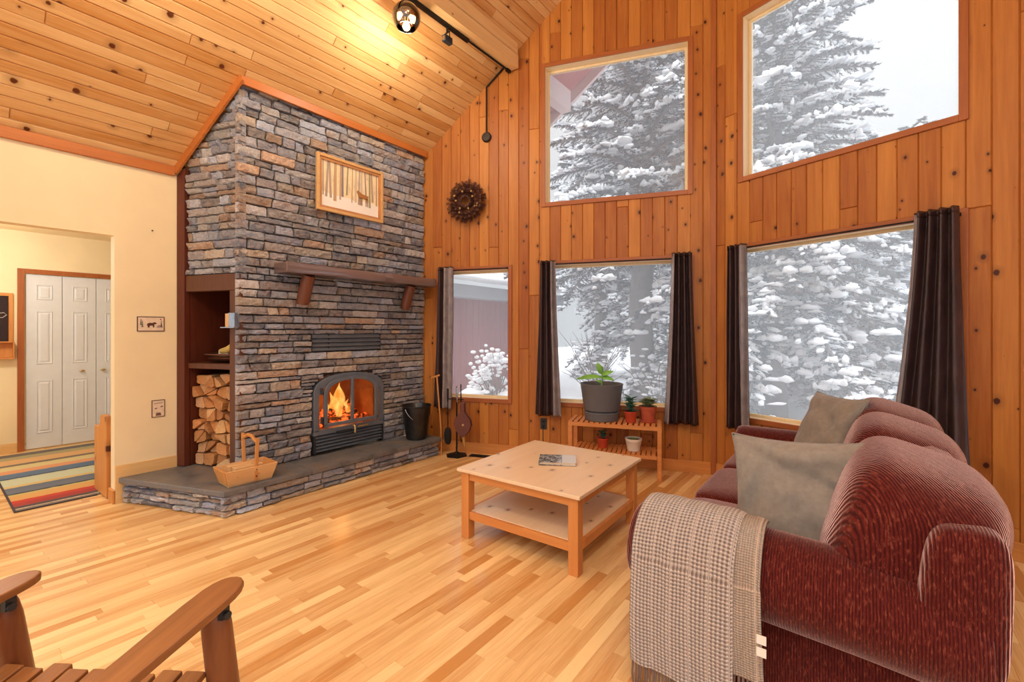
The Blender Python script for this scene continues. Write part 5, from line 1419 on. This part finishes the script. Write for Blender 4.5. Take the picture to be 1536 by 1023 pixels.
dup(tb, (-5.6,15.2,-.1), .7, 'distant snowy spruce left of the thick trunk in the square window')
dup(tb, (-3.3,16.5,-.1), 2.9, 'far snowy spruce right of the thick trunk in the square window')
dup(tc, (2.7,15.0,-.1), 2.0, 'distant snowy spruce at the right edge of the wide window', scale=(1,1,.95))

# red wing of the house outside the narrow window
wg = thing('red_wing', 'red sided neighbouring wing with snowy roof outside the narrow window', 'building', (-7.0, 8.5, -.2))
mb = MB(); mb.box(-3,0,-3.0,2.4,0,2.28)
for i in range(28): mb.box(0,.02,-3.0+.2*i-.012,-3.0+.2*i+.012,0,2.25)
mb.build('siding', M['siding'], wg)
mb = MB(); mb.box(-3.2,.35,-3.2,2.6,2.28,2.55); mb.build('fascia', M['fascia'], wg)
mb = MB(); mb.grid(lambda u, v: Vector((-3.2+3.65*u, -3.2+5.9*v, 2.60 + (.22 + .06*mnoise.noise(Vector((u*3,v*6,1))))*math.sin(PI*min(1,max(0,.04+u*.95)))**.35*(.85+.15*math.sin(PI*v)) + 1.0*(1-u))), 24, 40); mb.build('roof_snow', M['snow'], wg, smooth=180, solid=.1)
# bare shrub under snow by the wing
sh = thing('snowy_shrub', 'bare twiggy shrub with snow caps before the red wing', 'shrub', (-5.43, 6.6, -.12))
mb = MB(); sn = MB(); rb = random.Random(6)
for i in range(34):
    a = rb.uniform(0,6.28); r_ = rb.uniform(.2,.7); h = rb.uniform(.4,1.25)
    p0 = Vector((rb.uniform(-.1,.1), rb.uniform(-.1,.1), 0)); p2 = Vector((r_*math.cos(a), r_*math.sin(a), h)); p1 = p0.lerp(p2,.5) + Vector((0,0,.15))
    mb.tube([p0,p1,p2], [.014,.009,.004], 5)
    for q_ in range(4): sn.sell(tuple(p1.lerp(p2,.2+.22*q_)+Vector((rb.uniform(-.03,.03),rb.uniform(-.03,.03),.015))), (.06*rb.uniform(.5,1.2),.05*rb.uniform(.6,1.2),.03), 1, 1, 10, 6)
[sn.sell((.1+rb.uniform(-.16,.16),-.1+rb.uniform(-.12,.12),.98+rb.uniform(-.04,.06)),(.10,.08,.05),1,1,12,8) for _ in range(9)]; sn.sell((-.5,.2,.1),(.6,.45,.3),1,1,20,10); sn.sell((.35,.25,.12),(.6,.45,.32),1,1,20,10); sn.sell((.1,-.3,.1),(.3,.3,.2),1,1,16,8)
mb.build('twigs', M['bark'], sh); sn.build('snow_caps', M['snow'], sh, smooth=180)
# bare bushes left of the thick trunk
def bush(label, loc, s, seed):
    o = thing('bare_bush', label, 'shrub', loc); rb = random.Random(seed); mb = MB(); sn = MB()
    for i in range(26):
        a = rb.uniform(0,6.28); r_ = rb.uniform(.3,1.1)*s; h = rb.uniform(.6,1.7)*s
        pts = [Vector((0,0,0))]
        for k_ in range(1,5): pts.append(Vector((r_*math.cos(a)*(k_/4)**1.3 + rb.uniform(-.06,.06), r_*math.sin(a)*(k_/4)**1.3 + rb.uniform(-.06,.06), h*k_/4)))
        mb.tube(pts, [.02,.016,.012,.008,.003], 5)
        for k_ in range(1,4):
            q = pts[k_] + Vector((rb.uniform(-.35,.35), rb.uniform(-.35,.35), rb.uniform(.1,.4)))*s; mb.tube([pts[k_], q], [.008,.003], 4)
            sn.sell(tuple(pts[k_].lerp(q,.5)+Vector((0,0,.012))), (.09*s,.05*s,.022), 1, 1, 8, 5)
    mb.build('twigs', M['bark'], o); sn.build('snow_caps', M['snow'], o, smooth=180)
bush('bare snow dusted bush left of the thick spruce trunk', (-4.75,9.4,-.15), 1.0, 3)
bush('low bare bush right of the thick spruce trunk', (-3.0,8.6,-.15), .8, 5)
# roof overhang and outrigger outside the upper window
ro = thing('roof_overhang', 'red painted roof overhang with pale purlin end outside the upper window', 'roof', tuple(F1(0,.14,0)), A1)
mb = MB(); 
zt_ = lambda s: CZ(P1[0] + s*math.cos(A1)) - .012
vs = []
for s in (-3.6,-.02):
    for w in (.0,.92):
        x = P1[0] + s*math.cos(A1) - (w+.14)*math.sin(A1); vs += [(s,w,CZ(x)+.0),(s,w,CZ(x)+.12)]
mb.add(vs, [(0,2,6,4),(1,5,7,3),(0,1,3,2),(4,6,7,5),(2,3,7,6),(0,4,5,1)]); mb.build('soffit', M['soffit'], ro)
mb = MB(); vs = []
for s in (-3.6,-.02):
    for w in (.925,.965):
        x = P1[0] + s*math.cos(A1) - (w+.14)*math.sin(A1); vs += [(s,w,CZ(x)-.14),(s,w,CZ(x)+.14)]
mb.add(vs, [(0,2,6,4),(1,5,7,3),(0,1,3,2),(4,6,7,5),(2,3,7,6),(0,4,5,1)]); mb.build('rake_board', M['paleboard'], ro)
c_, s_ = math.cos(-A1), math.sin(-A1)
mb = MB(); b0 = F1(0,.14,0)
Mr = Matrix.Rotation(-A1, 4, 'Z') @ Matrix.Translation(-b0)
mb.box(-3.055,-2.925,4.16,5.06,4.16,4.42,None,Mr); mb.build('purlin_end', M['paleboard'], ro)

# ------------------------------------------------------------------ light
w = bpy.data.worlds.new('World'); bpy.context.scene.world = w; w.use_nodes = True
nt = w.node_tree; bg = nt.nodes['Background']
tc_ = nt.nodes.new('ShaderNodeTexCoord'); sp_z = nt.nodes.new('ShaderNodeSeparateXYZ'); nt.links.new(tc_.outputs['Generated'], sp_z.inputs[0])
rmp = nt.nodes.new('ShaderNodeValToRGB'); nt.links.new(sp_z.outputs[2], rmp.inputs[0])
for e_, (p_, v_) in zip([rmp.color_ramp.elements[0], rmp.color_ramp.elements[1], rmp.color_ramp.elements.new(.5), rmp.color_ramp.elements.new(.12)], [(0,.34),(1,1.0),(.5,.375),(.12,.345)]):
    e_.position = p_; e_.color = (v_*.90, v_*.95, v_, 1)
nt.links.new(rmp.outputs[0], bg.inputs[0]); bg.inputs[1].default_value = 2.4
def light(kind, name, loc, energy, col, size=.1, rot=None, **k):
    l = bpy.data.lights.new(name, kind); l.energy = energy; l.color = col
    if kind == 'POINT': l.shadow_soft_size = size
    if kind == 'SPOT': l.shadow_soft_size = size; l.spot_size = rad(k.get('angle',100)); l.spot_blend = .8
    o = bpy.data.objects.new(name, l); C.objects.link(o); o.location = loc
    if rot: o.rotation_euler = rot
    return o
WARM = (1,.82,.58); WARM2 = (1,.90,.74)
light('POINT', 'globe_bulb_light', (-3.03,2.50,3.86), 32, (1,.87,.66), .06)
light('POINT', 'fire_light', (-4.0-.2,2.6,.62), 5, (1,.45,.14), .08)
light('POINT', 'hall_ceiling_light', (-6.4,.2,2.2), 42, (1,.94,.85), .12)
for (x, y, z) in ((-2.99,.9,4.0),(-2.99,-.7,4.0)):
    light('POINT', 'track_fill_light', (x,y,z), 45, WARM, .08)  # unseen lamps added in line with the track for warm fill
o_ = light('SUN', 'overcast_daylight', (0,12,20), 4.2, (.95,.97,1), rot=(rad(22),0,0)); o_.data.angle = rad(70)
light('POINT', 'room_fill_light', (.3,-.4,3.9), 150, WARM2, .25)  # unseen fill lamp added to brighten the whole interior

# ------------------------------------------------------------------ camera
cam = bpy.data.cameras.new('camera'); co = bpy.data.objects.new('camera', cam); C.objects.link(co)
cam.sensor_width = 36; cam.lens = 36*683/1536; cam.shift_y = -15.5/1536
co.location = (0,0,1.37); co.rotation_euler = (rad(90),0,math.atan(522/683)); cam.clip_start = .05; cam.clip_end = 200
sc = bpy.context.scene; sc.camera = co
sc.view_settings.view_transform = 'Standard'; sc.view_settings.look = 'None'; sc.view_settings.gamma = 1; sc.view_settings.exposure = .0
sc.view_settings.use_curve_mapping = False
